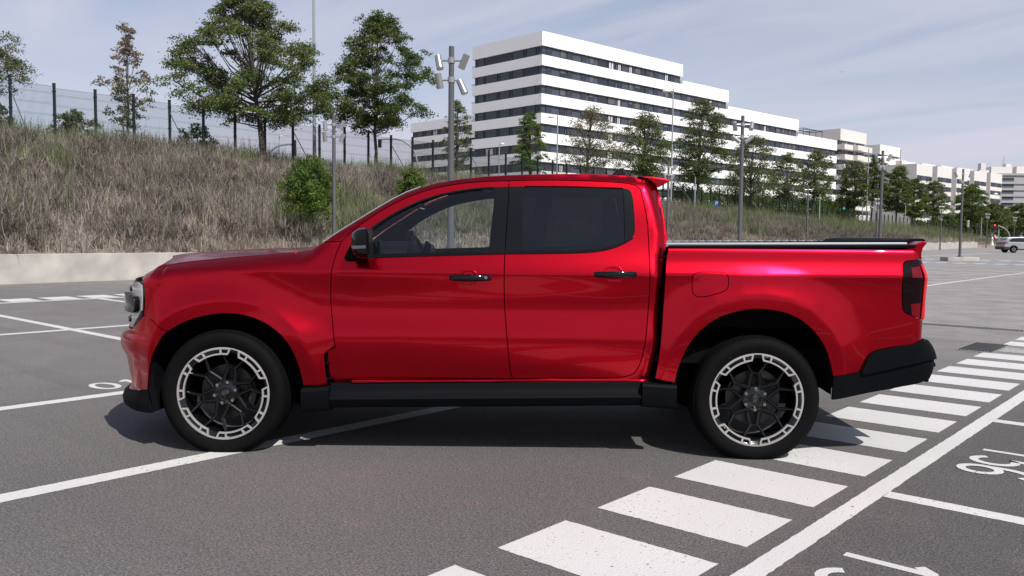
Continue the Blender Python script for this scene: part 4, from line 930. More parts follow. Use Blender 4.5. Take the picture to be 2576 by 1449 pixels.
# behind the camera, mirrored in the paintwork
for k in range(-6, 8): marking('bay_line', [(6.11, .25+k*2.482, 11.0, .37+k*2.482)], Z1, 'road_white')
# far cross lane with blue edge
marking('blue_line', [(-12.6, 49.35, 12, 50.0)], Z1, 'road_blue')
for k in range(32): marking('crossing_bar', [(-12.3+k*.98, 50.15, -11.75+k*.98, 50.95), (-14.2+k*1.1, 58.2, -13.6+k*1.1, 59.2)], Z1, 'road_white')
marking('bay_line', [(-9.2, 39.2, 6, 39.36), (-8.4, 35.7, 6, 35.85), (-14, 62.5, 10, 62.75), (-14, 46.1, 9, 46.25)], Z1, 'road_white')
marking('bay_line', [(-12.4, 74, 8, 74.3), (-12.4, 82, 8, 82.3)], Z1, 'road_white')
# bay numbers, painted with a stencil: polylines in (x across, y up) per digit, unit height 1
def arcp(cx, cy, rx, ry, a0, a1, n=14): return [(cx+rx*math.cos(R(a0+(a1-a0)*i/n)), cy+ry*math.sin(R(a0+(a1-a0)*i/n))) for i in range(n+1)]
DG = {'0': [arcp(.25, .5, .18, .40, 0, 360, 24)], '1': [[(.10, .74), (.20, .90)], [(.22, .94), (.22, .06)]],
      '5': [[(.42, .90), (.14, .90)], [(.14, .90), (.11, .52)] + arcp(.24, .35, .19, .27, 115, -150, 18)],
      '6': [[(.42, .84)] + arcp(.28, .55, .21, .38, 60, 180, 12)[1:] + [(.07, .33)], arcp(.25, .30, .18, .24, 0, 360, 20)],
      '4': [[(.36, .06), (.36, .92), (.06, .34), (.48, .34)]], '7': [[(.06, .90), (.44, .90), (.18, .06)]]}
def number(txt, x0, y0, h=.42, w=.5, thick=.05, gap=.265, m='road_white', up=1):
    mb = MB(); yy = y0; z = Z1
    for ch in txt:
        for st in DG[ch]:
            pts = [(x0 + up*p[1]*h, yy - up*p[0]*w) for p in st]
            L_, R_ = [], []
            for i, p in enumerate(pts):
                a = np.array(pts[max(i-1, 0)]); b = np.array(pts[min(i+1, len(pts)-1)]); d = (b-a); d = d/np.linalg.norm(d); n_ = np.array([-d[1], d[0]])*thick/2
                if i == 0: p = np.array(p)
                L_.append(np.array(p)+n_); R_.append(np.array(p)-n_)
            for i in range(len(pts)-1): mb.add([(*L_[i], z), (*L_[i+1], z), (*R_[i+1], z), (*R_[i], z)], [(0, 1, 2, 3)])
            z += .0005
        yy -= gap*up
    o = mb.build('bay_number', m, fix=False); tag(o, kind='structure'); return o
number('156', 1.125, 4.28)
number('155', 1.125, 1.82)
number('157', 1.125, 6.77)
number('015', -4.93, 1.175, up=-1)
number('016', -4.93, 3.775, up=-1)
# drain channel and grate
mb = MB(); mb.box((3.2, 12.55, .006), (9.6, .15, .006)); dr = mb.build('drain_channel', 'concrete_dark'); tag(dr, kind='structure')
for k in range(96):
    mb2 = None
mb = MB()
for k in range(190): mb.box((-1.56+k*.05, 12.55, .012), (.022, .12, .008))
o = mb.build('channel_slot', 'iron_grate', dr); tag(o, kind='stuff')
mb = MB(); mb.box((-.10, 9.95, .005), (.42, 1.0, .006)); gt = mb.build('drain_grate', 'concrete_dark'); tag(gt, kind='structure')
for k in range(9):
    mb = MB(); mb.box((-.27+k*.042, 9.95, .012), (.024, .9, .010)); mb.build('grate_bar', 'iron_grate', gt)
# concrete retaining wall, stepping down in level-topped segments
mats_w = 'concrete'
wl = tag(empty('retaining_wall', (-21.1, 6, 0)), 'long low concrete retaining wall stepping down along the foot of the grass bank', 'wall')
WALL = [(-21.0, -26), (-21.0, 5), (-22.4, 46), (-26.6, 104), (-31.6, 152)]
def wx(y): return float(np.interp(y, [p[1] for p in WALL], [p[0] for p in WALL]))
def wtop(y): return float(np.interp(y, [-30, 5.6, 11.9, 12.1, 40, 70, 100, 160], [.80, .74, .72, .52, .62, .72, .80, .90]))
ys = [-26, -14, -1, 12.0]
while ys[-1] < 150: ys.append(ys[-1] + (12 if ys[-1] < 60 else 7.5))
for i in range(len(ys)-1):
    y0, y1 = ys[i]+.012, ys[i+1]-.012; x0, x1 = wx(y0), wx(y1); h0 = wtop((y0+y1)/2) + (.10 if i >= 3 else 0); h1 = h0 - (.16 if i >= 3 else .03)
    if i <= 2: h0 = .77 - .01*i; h1 = h0 - .012
    mb = MB(); P = []
    for x, y, h_ in ((x0, y0, h0), (x1, y1, h1)): P += [(x, y, -.1), (x-.28, y, -.1), (x-.28, y, h_), (x, y, h_)]
    mb.add([(p[0]-wl.location.x, p[1]-wl.location.y, p[2]) for p in P], [(0, 1, 2, 3), (7, 6, 5, 4), (0, 3, 7, 4), (3, 2, 6, 7), (2, 1, 5, 6), (1, 0, 4, 5)])
    bevel(mb.build('wall_segment', 'concrete', wl), .012, 2)
mb = MB()
for i in range(60):
    y = -26 + i*3; mb.add([(wx(y)-.02, y, .003), (wx(y+3)-.02, y+3, .003), (wx(y+3)+.35+.2*math.sin(i*1.7), y+3, .003), (wx(y)+.35+.2*math.sin((i-1)*1.7), y, .003)], [(0, 1, 2, 3)])
mat('dust', (.30, .265, .225), rough=.95, noise=(8, .25)); tag(mb.build('dusty_verge', 'dust', fix=False), kind='structure')

# ================================================================ THE BANK
FXW = -43.2      # fence line
def ridge(y): return float(np.interp(y, [-40, 0, 13, 21, 31, 40, 48, 54, 75, 91, 110, 140, 177, 220, 400], [5.9, 5.75, 5.65, 5.5, 5.2, 5.05, 4.75, 4.6, 3.75, 3.4, 2.75, 2.15, 1.2, .6, .3]))
_rng = random.Random(3); _ph = [_rng.uniform(0, 6) for _ in range(8)]
def bank_z(x, y):
    xw = wx(min(y, 152)) - .25; w = (xw - x)/(xw - FXW); r = ridge(y); zb_ = (wtop(min(y, 155)) - .03)*(1 if y < 150 else .35)
    if w < 0: return -.6
    if w < 1: z = zb_ + (r - zb_)*(1 - (1-w)**1.25)*(.94+.06*w)
    else: z = r + .1*math.sin((x-FXW)*.2)
    bump_ = .16*math.sin(x*.55+_ph[0])*math.sin(y*.41+_ph[1]) + .10*math.sin(x*1.3+y*.9+_ph[2])
    return z + bump_*min(1, max(0, w*5))*(1 if w < 1.0 else .5)
rows = []
for i in range(150):
    y = -45 + 460*(i/149)**1.35; xw = wx(min(y, 152)) - .26; r = []
    for j in range(40):
        w = j/25; x = xw - w*(xw-FXW) if j <= 25 else FXW - ((j-25)/14)**2*420
        r.append((x, y, bank_z(x, y)))
    rows.append([(xw+.04, y, -.7)] + r)
mb = MB(); mb.grid(rows); tag(mb.build('grass_bank', 'earth', smooth=True), kind='structure')
# vegetation on the bank: strands gathered in tufts
leaf_mat('dry_twig', (.110, .096, .082), (.37, .33, .285), .15, .5)
leaf_mat('dead_brush', (.060, .052, .044), (.26, .228, .195), .15, .5)
leaf_mat('dry_straw', (.25, .20, .155), (.52, .45, .365), .2, .5)
leaf_mat('grey_green', (.075, .10, .045), (.22, .235, .13), .2, .5)
leaf_mat('fresh_green', (.05, .09, .02), (.12, .17, .045), .25, .5)
def noise2(x, y, s, ph=0): return math.sin(x*s+ph)*math.sin(y*s*.83+ph*1.7) + .5*math.sin(x*s*2.3+ph*2+y*s*1.1) + .35*math.sin(y*s*3.1-x*s*2.2+ph)
def tufts(name, spots, m, nb, L, spread, wd, curl=.25, lean=0):
    k = len(spots)
    if not k: return
    rg = RNG; B = np.repeat(np.array([s[:3] for s in spots]), nb, 0); sc = np.repeat(np.array([s[3] for s in spots]), nb)
    n = len(B); a = rg.uniform(0, 2*PI, n); tl = np.abs(rg.normal(0, spread, n)); ln = L*sc*rg.uniform(.45, 1.1, n)
    hx = np.cos(a)*np.sin(tl); hy = np.sin(a)*np.sin(tl); hz_ = np.cos(tl); D = np.stack([hx, hy, hz_], 1)
    base = B + np.stack([np.cos(a), np.sin(a), np.zeros(n)], 1)*(rg.uniform(0, .16, n)*sc)[:, None] - np.array([0, 0, .05])
    side = np.stack([-np.sin(a+rg.uniform(-1, 1, n)), np.cos(a), rg.uniform(-.3, .3, n)], 1); side /= np.linalg.norm(side, axis=1)[:, None]
    w_ = (wd*rg.uniform(.6, 1.4, n))[:, None]
    mid = base + D*(ln*.55)[:, None]; out = np.stack([np.cos(a), np.sin(a), -.5*np.ones(n)], 1)
    kink = rg.normal(0, curl, (n, 3)); tip = mid + (D + out*curl*.6 + kink*.6)*(ln*.5)[:, None]
    V = np.stack([base - side*w_, base + side*w_, mid + side*w_*.8, mid - side*w_*.8, tip], 1).reshape(-1, 3)
    i = np.arange(n)*5; F = np.concatenate([np.stack([i, i+1, i+2], 1), np.stack([i, i+2, i+3], 1), np.stack([i+3, i+2, i+4], 1)])
    return tag(link(name, np_mesh(name, V, F, [m])), kind='stuff')
sp_ = {'dry_scrub': [], 'dry_grass': [], 'weeds': [], 'green_growth': []}
def seed(y0, y1, n, sc0):
    for _ in range(n):
        y = y0 + (y1-y0)*random.random(); w = random.random()**.85; xw = wx(min(y, 152))-.35; x = xw - w*(xw-FXW+1.5)
        z = bank_z(x, y); a = noise2(x, y, .33, 1.2); b = noise2(x, y, .21, 4.1); c = noise2(x, y, .6, 2.2)
        s = sc0*random.uniform(.6, 1.3)*(.72 + .45*min(1.4, max(0, noise2(x, y, .9, .7)+.5)))
        if w < .10: q = 'dry_grass' if random.random() < .5 else 'dry_scrub'; s *= .7
        elif a > .55 and y < 75: q = 'dry_grass' if random.random() < .75 else 'dry_scrub'
        elif b > .55 or (y > 75 and b > -.3) or (w > .82 and random.random() < .55): q = 'weeds'
        elif c > 1.05: q = 'green_growth'; s *= .7
        else: q = 'dry_scrub' if random.random() < (.8 if y < 40 else .5) else ('dry_grass' if random.random() < .6 else 'weeds')
        sp_[q].append((x, y, z, s))
seed(-6, 40, 15500, 1.15); seed(40, 90, 9500, 1.3); seed(90, 175, 5200, 1.7)
_sr = random.random
for _ in range(3600):
    y = -6 + 130*_sr()**1.3; xw = wx(y)-.32; x = xw - _sr()*2.6; sp_['dry_grass' if _sr() < .45 else 'dry_scrub'].append((x, y, bank_z(x, y), .55 + .35*_sr()))
tufts('dry_scrub', sp_['dry_scrub'], 'dry_twig', 15, .72, .62, .010, .45)
tufts('dry_grass', sp_['dry_grass'], 'dry_straw', 13, .62, .38, .010, .35)
tufts('weeds', sp_['weeds'], 'grey_green', 14, .95, .30, .011, .2)
tufts('green_growth', sp_['green_growth'], 'fresh_green', 14, .7, .45, .014, .3)
# tall thin stalks along the crest
cr_ = []
for _ in range(2600):
    y = -6 + 150*random.random()**1.1; x = FXW + random.uniform(-.6, 1.8); cr_.append((x, y, bank_z(x, y), random.uniform(.8, 1.7)))
tufts('tall_grass', cr_, 'grey_green', 7, .9, .16, .009, .15)
# rounded scrub mounds
mound = []
for _ in range(640):
    y = -6 + 110*random.random()**1.2; w = .03 + .87*random.random(); xw = wx(y); x = xw - w*(xw-FXW)
    s = random.uniform(.5, 1.6); z = bank_z(x, y)
    for _k in range(int(26*s)):
        a = random.uniform(0, 2*PI); r = math.sqrt(random.random())*s*.9; mound.append((x+math.cos(a)*r, y+math.sin(a)*r, z + .58*s*(1-(r/s)**2), .85))
tufts('scrub_mound', mound, 'dead_brush', 14, .62, .75, .010, .5)

low = []
for _ in range(70):
    y = -4 + 120*random.random()**1.1; w = .15 + .8*random.random(); xw = wx(y); x = xw - w*(xw-FXW); s = random.uniform(.35, .9); z = bank_z(x, y)
    for _k in range(int(30*s)):
        a = random.uniform(0, 2*PI); r = math.sqrt(random.random())*s; low.append((x+math.cos(a)*r, y+math.sin(a)*r*.8, z + .3*s*(1-(r/s)**2), .8))
tufts('low_bush', low, 'fresh_green', 12, .42, .8, .013, .4)

# ================================================================ FENCE
mat('fence_green', (.008, .018, .018), rough=.5, spec=.3)
mat('brace_grey', (.12, .15, .15), rough=.4, metal=.5)
p0 = on_x(28.6, 345, FXW); yF = float(p0[1]) - 2.0*4
fence = tag(empty('mesh_fence', (FXW, yF, bank_z(FXW, yF))), 'tall dark green welded-mesh fence with slim posts along the top of the bank', 'fence'); fence.rotation_euler = (0, 0, 0)
fz = fence.location.z
mb = MB(); mb.box((0, 0, 1.40), (.115, .115, 3.3)); mb.box((0, 0, 3.08), (.13, .13, .05)); [mb.box((0, 0, h_), (.15, .15, .06)) for h_ in (.6, 1.55, 2.7)]
post_me = mb.mesh('fence_post', 'fence_green')
mb = MB()
def wire(a, b, r): mb.cyl(a, b, r, n=3, cap=False)
for k in range(39):
    yk = .05 + k*.0495; xo = 0
    wire((0, yk, .25), (0, yk, 2.90), .0068)
for h_ in (.28, .34, .86, .92, 1.42, 1.48, 1.98, 2.04, 2.50, 2.56, 2.86): wire((.018, .03, h_), (.018, 1.97, h_), .0045)
pan_me = mb.mesh('mesh_panel', 'fence_green', fix=False)
mb = MB()
for k in range(10): wire((0, .05+k*.2, .25), (0, .05+k*.2, 2.90), .0035)
for h_ in (.3, .9, 1.45, 2.0, 2.55, 2.86): wire((.018, .03, h_), (.018, 1.97, h_), .004)
pan_far = mb.mesh('mesh_panel', 'fence_green', fix=False)
mb = MB(); mb.cyl((0, 0, 2.45), (2.9, .15, -1.15), .026, n=6); br_me = mb.mesh('fence_brace', 'brace_grey', smooth=40)
NP = 92
for k in range(NP):
    y = yF + 2.0*k; z = bank_z(FXW, y) - fz
    o = link('fence_post', post_me, fence); o.location = (0, y-yF, z)
    if k < NP-1: o = link('mesh_panel', pan_me if k < 26 else pan_far, fence); o.location = (0, y-yF, (z + bank_z(FXW, y+2)-fz)/2)
    if k % 4 == 0: o = link('fence_brace', br_me, fence); o.location = (0, y-yF, z)

# ================================================================ TREES
mat('bark', (.075, .062, .052), rough=.95, noise=(9, .3), bump=(30, .5, .02))
mat('bark_pale', (.16, .14, .12), rough=.95, noise=(9, .3))
leaf_mat('leaf_deep', (.035, .065, .022), (.12, .165, .05), .33, .9)
leaf_mat('leaf_mid', (.055, .095, .03), (.17, .215, .075), .33, .9)
leaf_mat('leaf_fresh', (.05, .10, .02), (.14, .21, .045), .3, .9)
leaf_mat('leaf_brown', (.13, .095, .06), (.26, .21, .14), .25, .9)
leaf_mat('leaf_olive', (.075, .088, .045), (.18, .185, .10), .3, .9)
def leaves(pos, size, droop=.5, rg=RNG, asp=.5):
    n = len(pos); a = rg.uniform(0, 2*PI, n); el = rg.normal(-.25*droop, .6, n)
    d = np.stack([np.cos(a)*np.cos(el), np.sin(a)*np.cos(el), np.sin(el)], 1); q = rg.normal(0, 1, (n, 3)); s = np.cross(d, q); s /= np.linalg.norm(s, axis=1)[:, None]
    L = (size*rg.uniform(.6, 1.3, n))[:, None]
    V = np.stack([pos - d*L*.5, pos + s*L*asp*.5, pos + d*L*.5, pos - s*L*asp*.5], 1).reshape(-1, 3); i = np.arange(n)*4
    return V, np.stack([i, i+1, i+2, i+3], 1)
def plant(name, cat, label, u, d, vb, vt, u0, u1, vcb, seed, leaf='leaf_mid', leaf2=None, f2=.0, n=6000, trunk=.16, prof=None, group=None, clumps=34, csize=.20, flat=.5, lean=0, bark='bark', zbase=None, lsize=None, skip=.0, multi=1, bare=.0):
    rg = np.random.default_rng(seed); rd = random.Random(seed); mpx = d/FPX
    P = at_d(u, vb, d); base = Vector(P.tolist())
    if zbase is not None: base.z = zbase
    top = at_d(u, vt, d)[2]; H = top - base.z; cb = at_d(u, vcb, d)[2] - base.z; Rm = (u1-u0)/2*mpx; off = ((u0+u1)/2 - u)*mpx
    root = tag(empty(name, base), label, cat, group)
    prof = prof or [(0, .45), (.12, .85), (.35, 1.), (.6, .95), (.8, .72), (.93, .42), (1, .2)]
    C = []
    RXv, FXv = np.array([RX[0], RX[1], 0]), np.array([FX[0], FX[1], 0])
    for i in range(clumps):
        t = (i + rd.random())/clumps; t = t**.95; rr = float(np.interp(t, [p[0] for p in prof], [p[1] for p in prof]))*Rm*1.08; a = i*2.39996 + rd.uniform(-.5, .5)
        rad = rr*(math.sqrt(rd.uniform(.12, 1.0)) if i % 4 else .98)
        cs = csize*1.3*Rm*rd.uniform(.65, 1.25)*(1 - .25*t)
        rad = rad*max(.3, 1 - cs*.75/max(rr, .1))
        o_ = off*min(1, .3+t)
        c = RXv*(math.cos(a)*rad + o_) + FXv*math.sin(a)*rad*.85; c[2] = cb + (H-cb-cs*flat)*t + cs*flat*.4; C.append((c, cs, t))
    # trunk and limbs
    mb = MB(); tr = trunk
    tp = [Vector((0, 0, -.3))]
    for k in range(1, 8):
        t = k/7; tp.append(Vector((RX[0]*(lean*t + off*t*.9) + rd.uniform(-.03, .03)*H*.3, RX[1]*(lean*t + off*t*.9) + rd.uniform(-.03, .03)*H*.3, H*.93*t)))
    def on_tr(h):
        h = min(max(h, 0), H*.92); k = min(6, int(h/(H*.93)*7)); f = h/(H*.93)*7 - k; return tp[k].lerp(tp[k+1], min(1, f))
    def rad_at(h): return tr*(1 - .86*min(1, h/(H*.95)))**.9
    mb.tube(tp, [rad_at(p.z) + (tr*.25 if p.z < .1 else 0) for p in tp], 8)
    for m_ in range(1, multi): 
        a = m_*2.1; mb.tube([Vector((0, 0, -.2)), Vector((math.cos(a)*.2*Rm, math.sin(a)*.2*Rm, H*.4)), Vector((math.cos(a)*.4*Rm, math.sin(a)*.4*Rm, H*.8))], [tr*.7, tr*.5, tr*.15], 5)
    for c, cs, t in C:
        h0 = cb*.75 + (c[2]-cb)*rd.uniform(.35, .75); h0 = max(min(h0, H*.85), cb*.55); a = on_tr(h0); b = Vector(c.tolist()); mid = a.lerp(b, .55) + Vector((0, 0, -.08*(b-a).length + rd.uniform(-.1, .1)*cs)); r0 = min(rad_at(h0)*.55, .012*(b-a).length + .012)
        mb.tube([a, mid, b], [r0, r0*.6, r0*.22], 4)
        for _ in range(3):
            e = b + Vector((rd.uniform(-1, 1)*cs, rd.uniform(-1, 1)*cs, rd.uniform(-.2, .6)*cs*flat)); mb.tube([mid.lerp(b, .6), e], [r0*.3, r0*.1], 3)
    tag(mb.build('trunk', bark, root, smooth=40))
    lsize = (lsize or max(.11, .0020*d))*.95; n = int(n*3.2)
    wts = np.array([cs**2 for _, cs, _ in C]); wts /= wts.sum(); cnt = rg.multinomial(n, wts); PP = []; 
    for (c, cs, t), k in zip(C, cnt):
        # sub-sprigs give each clump a ragged outline
        ns = max(5, int(9)); sp_c = rg.normal(0, .50, (ns, 3))*np.array([cs, cs, cs*flat]); idx = rg.integers(0, ns, k)
        q = c + sp_c[idx] + rg.normal(0, .26, (k, 3))*np.array([cs, cs, cs*flat]); q[:, 2] -= .12*((q[:, 0]-c[0])**2 + (q[:, 1]-c[1])**2)/max(cs, .01); PP.append(q)
    PP = np.concatenate(PP); lm = [leaf] + ([leaf2] if leaf2 else [])
    V, F = leaves(PP, lsize, 1., rg)
    mi = None
    if leaf2:
        hh = (PP[:, 2]-cb)/(H-cb); mi = (rg.random(len(PP)) < f2*np.clip(hh*1.6, .1, 1.4)).astype(int)
    tag(link('crown', np_mesh('crown', V, F, lm, mi), root), kind='stuff')
    return root
def dX(u, v, X): return float((on_x(u, v, X) - CAM) @ FX)
big_prof = [(0, .42), (.08, .85), (.25, 1.0), (.42, .97), (.55, .80), (.68, .66), (.8, .52), (.92, .34), (1, .14)]
d = dX(665, 403, FXW+1.2)
plant('tree', 'tree', 'big spreading green tree left of the tall pale lamp pole, crown cut by the top', 665, d, 410, -22, 412, 822, 305, 11, 'leaf_mid', 'leaf_olive', .30, n=17500, trunk=.19, prof=big_prof, clumps=84, csize=.155, flat=.42, lsize=.155)
d = dX(945, 433, FXW+1.0)
plant('tree', 'tree', 'dense dark green tree with thin leaning trunk, between the lamp pole and the floodlight mast', 942, d, 436, 34, 815, 1092, 322, 23, 'leaf_deep', 'leaf_olive', .2, n=14500, trunk=.12, prof=[(0, .45), (.12, .9), (.3, 1.), (.5, .92), (.7, .72), (.86, .45), (1, .16)], clumps=62, csize=.19, flat=.5, lsize=.155)
plant('tree', 'tree', 'tree crown reaching in at the left edge of the photo above the fence', -62, 44, 380, 40, -185, 62, 232, 31, 'leaf_olive', 'leaf_mid', .5, n=6500, trunk=.15, clumps=36, csize=.24)
plant('tree', 'young tree', 'slim young tree with brown withering leaves standing tied to a stake', 323, dX(323, 352, FXW-1.2), 356, 62, 252, 394, 322, 41, 'leaf_mid', 'leaf_brown', .95, n=1500, trunk=.06, prof=[(0, .35), (.1, .85), (.2, .72), (.45, .95), (.6, .85), (.75, .35), (.9, .22), (1, .12)], clumps=30, csize=.22, flat=.6, lsize=.15)
mb = MB(); q = at_d(311, 360, 44.5); mb.box((0, 0, .35), (.07, .07, 1.5)); mb.box((0, 0, .6), (.05, .9, .05)); o = mb.build('tree_stake', 'bark'); o.location = (q[0], q[1], q[2]); tag(o, 'short brown wooden stake tied beside the withering young tree', 'tree stake')
plant('shrub', 'shrub', 'thin open shrub behind the fence left of the withering young tree', 188, 46, 356, 276, 138, 242, 345, 43, 'leaf_olive', 'leaf_mid', .5, n=1300, trunk=.05, clumps=18, multi=3, csize=.28, lsize=.13)
plant('shrub', 'shrub', 'thin open shrub behind the fence left of the big spreading tree', 497, 51, 394, 308, 448, 546, 388, 45, 'leaf_olive', 'leaf_mid', .6, n=1300, trunk=.05, clumps=18, multi=3, csize=.28, lsize=.13)
plant('shrub', 'shrub', 'grey green shrub behind the fence at the very left edge of the photo', 4, 43, 352, 258, -40, 34, 340, 47, 'leaf_olive', None, 0, n=1100, trunk=.05, clumps=16, multi=3, csize=.3, lsize=.13)
plant('shrub', 'shrub', 'large bright green bush growing on the bank below the tall thin lamp pole', 783, 30.5, 522, 392, 712, 846, 534, 51, 'leaf_fresh', 'leaf_mid', .35, n=5200, trunk=.05, prof=[(0, .6), (.2, .95), (.5, 1.), (.8, .8), (1, .5)], clumps=40, multi=4, csize=.3, flat=.8, lsize=.085)
plant('shrub', 'shrub', 'small bright green bush on the bank just above the truck windscreen', 1036, 38, 492, 426, 998, 1076, 500, 53, 'leaf_fresh', 'leaf_mid', .5, n=2400, trunk=.05, prof=[(0, .6), (.3, 1.), (.7, .9), (1, .4)], clumps=24, multi=4, csize=.32, flat=.8, lsize=.10)
tw = [ # u, X, vb, vt, u0, u1, vcb, leaf, leaf2, f2, n, clumps, label
 (1149, FXW-5, 440, 252, 1108, 1192, 425, 'leaf_olive', 'leaf_fresh', .4, 2000, 26, 'sparse pale young tree right behind the nearest floodlight mast'),
 (1333, FXW-5, 448, 284, 1290, 1372, 430, 'leaf_fresh', 'leaf_mid', .6, 4200, 30, 'narrow bright green tree in front of the big white building'),
 (1474, FXW-5, 452, 266, 1410, 1562, 428, 'leaf_olive', 'leaf_brown', .35, 3000, 40, 'airy greyish tree left of centre of the big white building front'),
 (1622, FXW-5, 470, 284, 1545, 1694, 445, 'leaf_mid', 'leaf_olive', .5, 6000, 44, 'round-crowned tree above the rear of the truck roof, left of the street lamp'),
 (1752, FXW-4, 520, 250, 1690, 1832, 462, 'leaf_deep', 'leaf_olive', .4, 7500, 48, 'tallest tree in the row before the white building, right of the street lamp'),
 (1884, FXW-4, 545, 338, 1816, 1964, 490, 'leaf_mid', 'leaf_olive', .6, 4600, 40, 'open-crowned tree just right of the floodlight mast behind the truck bed'),
 (1978, FXW-4, 550, 384, 1930, 2022, 500, 'leaf_olive', 'leaf_mid', .5, 2600, 30, 'slender tree with high crown, right of the open-crowned one'),
 (2042, FXW-4, 555, 376, 1996, 2098, 495, 'leaf_mid', 'leaf_olive', .5, 3400, 32, 'tree in front of the right end of the big white building'),
 (2146, FXW-3, 565, 404, 2098, 2196, 520, 'leaf_deep', 'leaf_olive', .5, 4200, 34, 'bushy tree in front of the first stepped tower, left of a mast'),
 (2188, FXW-3, 568, 396, 2160, 2238, 505, 'leaf_deep', 'leaf_mid', .5, 3600, 30, 'tall bushy tree right in front of the second stepped tower'),
 (2252, FXW-3, 570, 418, 2212, 2302, 535, 'leaf_deep', 'leaf_mid', .5, 4600, 34, 'bushy tree before the first white wing, right of a mast'),
 (2294, FXW-3, 572, 448, 2262, 2332, 545, 'leaf_mid', 'leaf_deep', .5, 3200, 26, 'bushy tree standing low before the first white wing'),
 (2345, FXW-2, 575, 454, 2308, 2384, 540, 'leaf_mid', 'leaf_olive', .5, 3200, 28, 'leaning dark-stemmed tree before the second white wing'),
 (2443, FXW-2, 590, 462, 2398, 2484, 560, 'leaf_deep', 'leaf_mid', .6, 4200, 34, 'layered tree right of the mast on the concrete block'),
 (2500, FXW+1, 598, 510, 2456, 2540, 575, 'leaf_mid', 'leaf_olive', .5, 3600, 28, 'wide low tree above the red traffic light'),
 (2558, FXW+1, 600, 512, 2518, 2610, 575, 'leaf_mid', 'leaf_deep', .5, 3600, 28, 'wide low tree above the silver car'),
]
for i, (u, X, vb, vt, u0, u1, vcb, l1, l2, f2, n_, cl, lab) in enumerate(tw):
    d = min(dX(u, vb, X), 215); plant('tree', 'tree', lab, u, d, vb+12, vt, u0, u1, vcb, 61+i, l1, l2, f2, n=n_, trunk=.13+.0004*d, clumps=int(cl*1.25), csize=.28, flat=.42, group='trees along the street behind the fence')
HL = ['dark green shrub in the fence-side row, nearest the truck cab corner', 'dark green shrub in the fence-side row, behind the pale thin post', 'dark green shrub in the fence-side row, right above the blue parking sign', 'dark green shrub in the fence-side row, crossed by the mast behind the bed', 'dark green shrub in the fence-side row, just right of the mast behind the bed', 'dark green shrub in the fence-side row, under the slender high-crowned tree', 'dark green shrub in the fence-side row, crossed by a slim mast on the bank', 'dark green shrub in the fence-side row, under the right end of the long white building', 'dark green shrub in the fence-side row, just left of the green signal']
hd = [(1702, 462, 60), (1745, 472, 52), (1796, 466, 58), (1850, 476, 56), (1905, 484, 56), (1962, 478, 60), (2018, 492, 54), (2066, 494, 52), (2110, 500, 50)]
for i, (u, vt, w_) in enumerate(hd):
    plant('shrub', 'shrub', HL[i], u, dX(u, 545, FXW-7), 590, vt, u-w_*.95, u+w_*.95, 575, 90+i, 'leaf_deep', 'leaf_mid', .3, n=3800, trunk=.06, prof=[(0, .9), (.5, 1.), (.85, .8), (1, .5)], clumps=30, csize=.34, flat=.8, multi=3, group='dense shrub row behind the fence')
FL = ['dark undergrowth just left of the mast on the concrete block', 'dark undergrowth just right of the mast on the concrete block', 'dark undergrowth behind the pale banded signpost', 'dark undergrowth behind the curved lamp arm by the silver car', 'dark undergrowth behind the silver car at the photo edge', 'low dark undergrowth under the leaning dark-stemmed tree', 'low dark undergrowth before the first cream wing']
far_ = [(2390, 535, 600, 46), (2425, 528, 600, 44), (2470, 545, 604, 40), (2530, 548, 606, 44), (2575, 540, 606, 44), (2350, 548, 590, 40), (2310, 555, 590, 34)]
for i, (u, vt, vb, w_) in enumerate(far_):
    plant('shrub', 'shrub', FL[i], u, 225, vb, vt, u-w_*.6, u+w_*.6, vb-6, 120+i, 'leaf_deep', 'leaf_mid', .4, n=1800, trunk=.06, prof=[(0, .9), (.5, 1.), (.85, .8), (1, .5)], clumps=24, csize=.34, flat=.8, multi=2, group='undergrowth at the far right')

# ================================================================ BUILDINGS
mat('facade_white', (.90, .90, .89), rough=.7, noise=(.35, .02))
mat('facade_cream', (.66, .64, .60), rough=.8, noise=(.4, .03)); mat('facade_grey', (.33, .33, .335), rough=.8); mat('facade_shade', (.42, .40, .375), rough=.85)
mat('ribbon_dark', (.030, .036, .052), rough=.5); mat('panel_blue', (.058, .068, .096), rough=.55); mat('frame_dark', (.012, .016, .02), rough=.4)
mat('far_glass', (.020, .026, .034), rough=.08, spec=.6); mat('blind', (.10, .105, .115), rough=.7); mat('curtain', (.60, .59, .56), rough=.9); mat('balcony_glass', (.10, .12, .13), rough=.1)
def wmesh(nm, w, h, kind):
    mb = MB(); e = .06
    mb.box((w/2, -.02, e/2), (w, .06, e), 0); mb.box((w/2, -.02, h-e/2), (w, .06, e), 0); mb.box((e/2, -.02, h/2), (e, .06, h-2*e), 0); mb.box((w-e/2, -.02, h/2), (e, .06, h-2*e), 0)
    mb.add([(e, 0, e), (w-e, 0, e), (w-e, 0, h-e), (e, 0, h-e)], [(0, 1, 2, 3)], 1)
    if kind == 'blind': mb.box((w/2, -.012, h-e-(h-2*e)*.42), (w-2*e, .015, (h-2*e)*.84), 2)
    if kind == 'half': mb.box((w/2, -.012, h-e-(h-2*e)*.22), (w-2*e, .015, (h-2*e)*.44), 2)
    if kind == 'curtain':
        for c in (.22, .56): mb.box((w*c, -.012, h*.47), (w*.22, .015, h*.78), 3)
    if kind == 'louvre':
        for k in range(7): mb.box((w/2, -.05, e + (h-2*e)*(k+.5)/7), (w-2*e, .05, (h-2*e)/7*.55), 4, M=Matrix.Rotation(R(-25), 4, 'X'))
    return mb.mesh(nm, ['frame_dark', 'far_glass', 'blind', 'curtain', 'panel_blue'], fix=False)
WM = {}
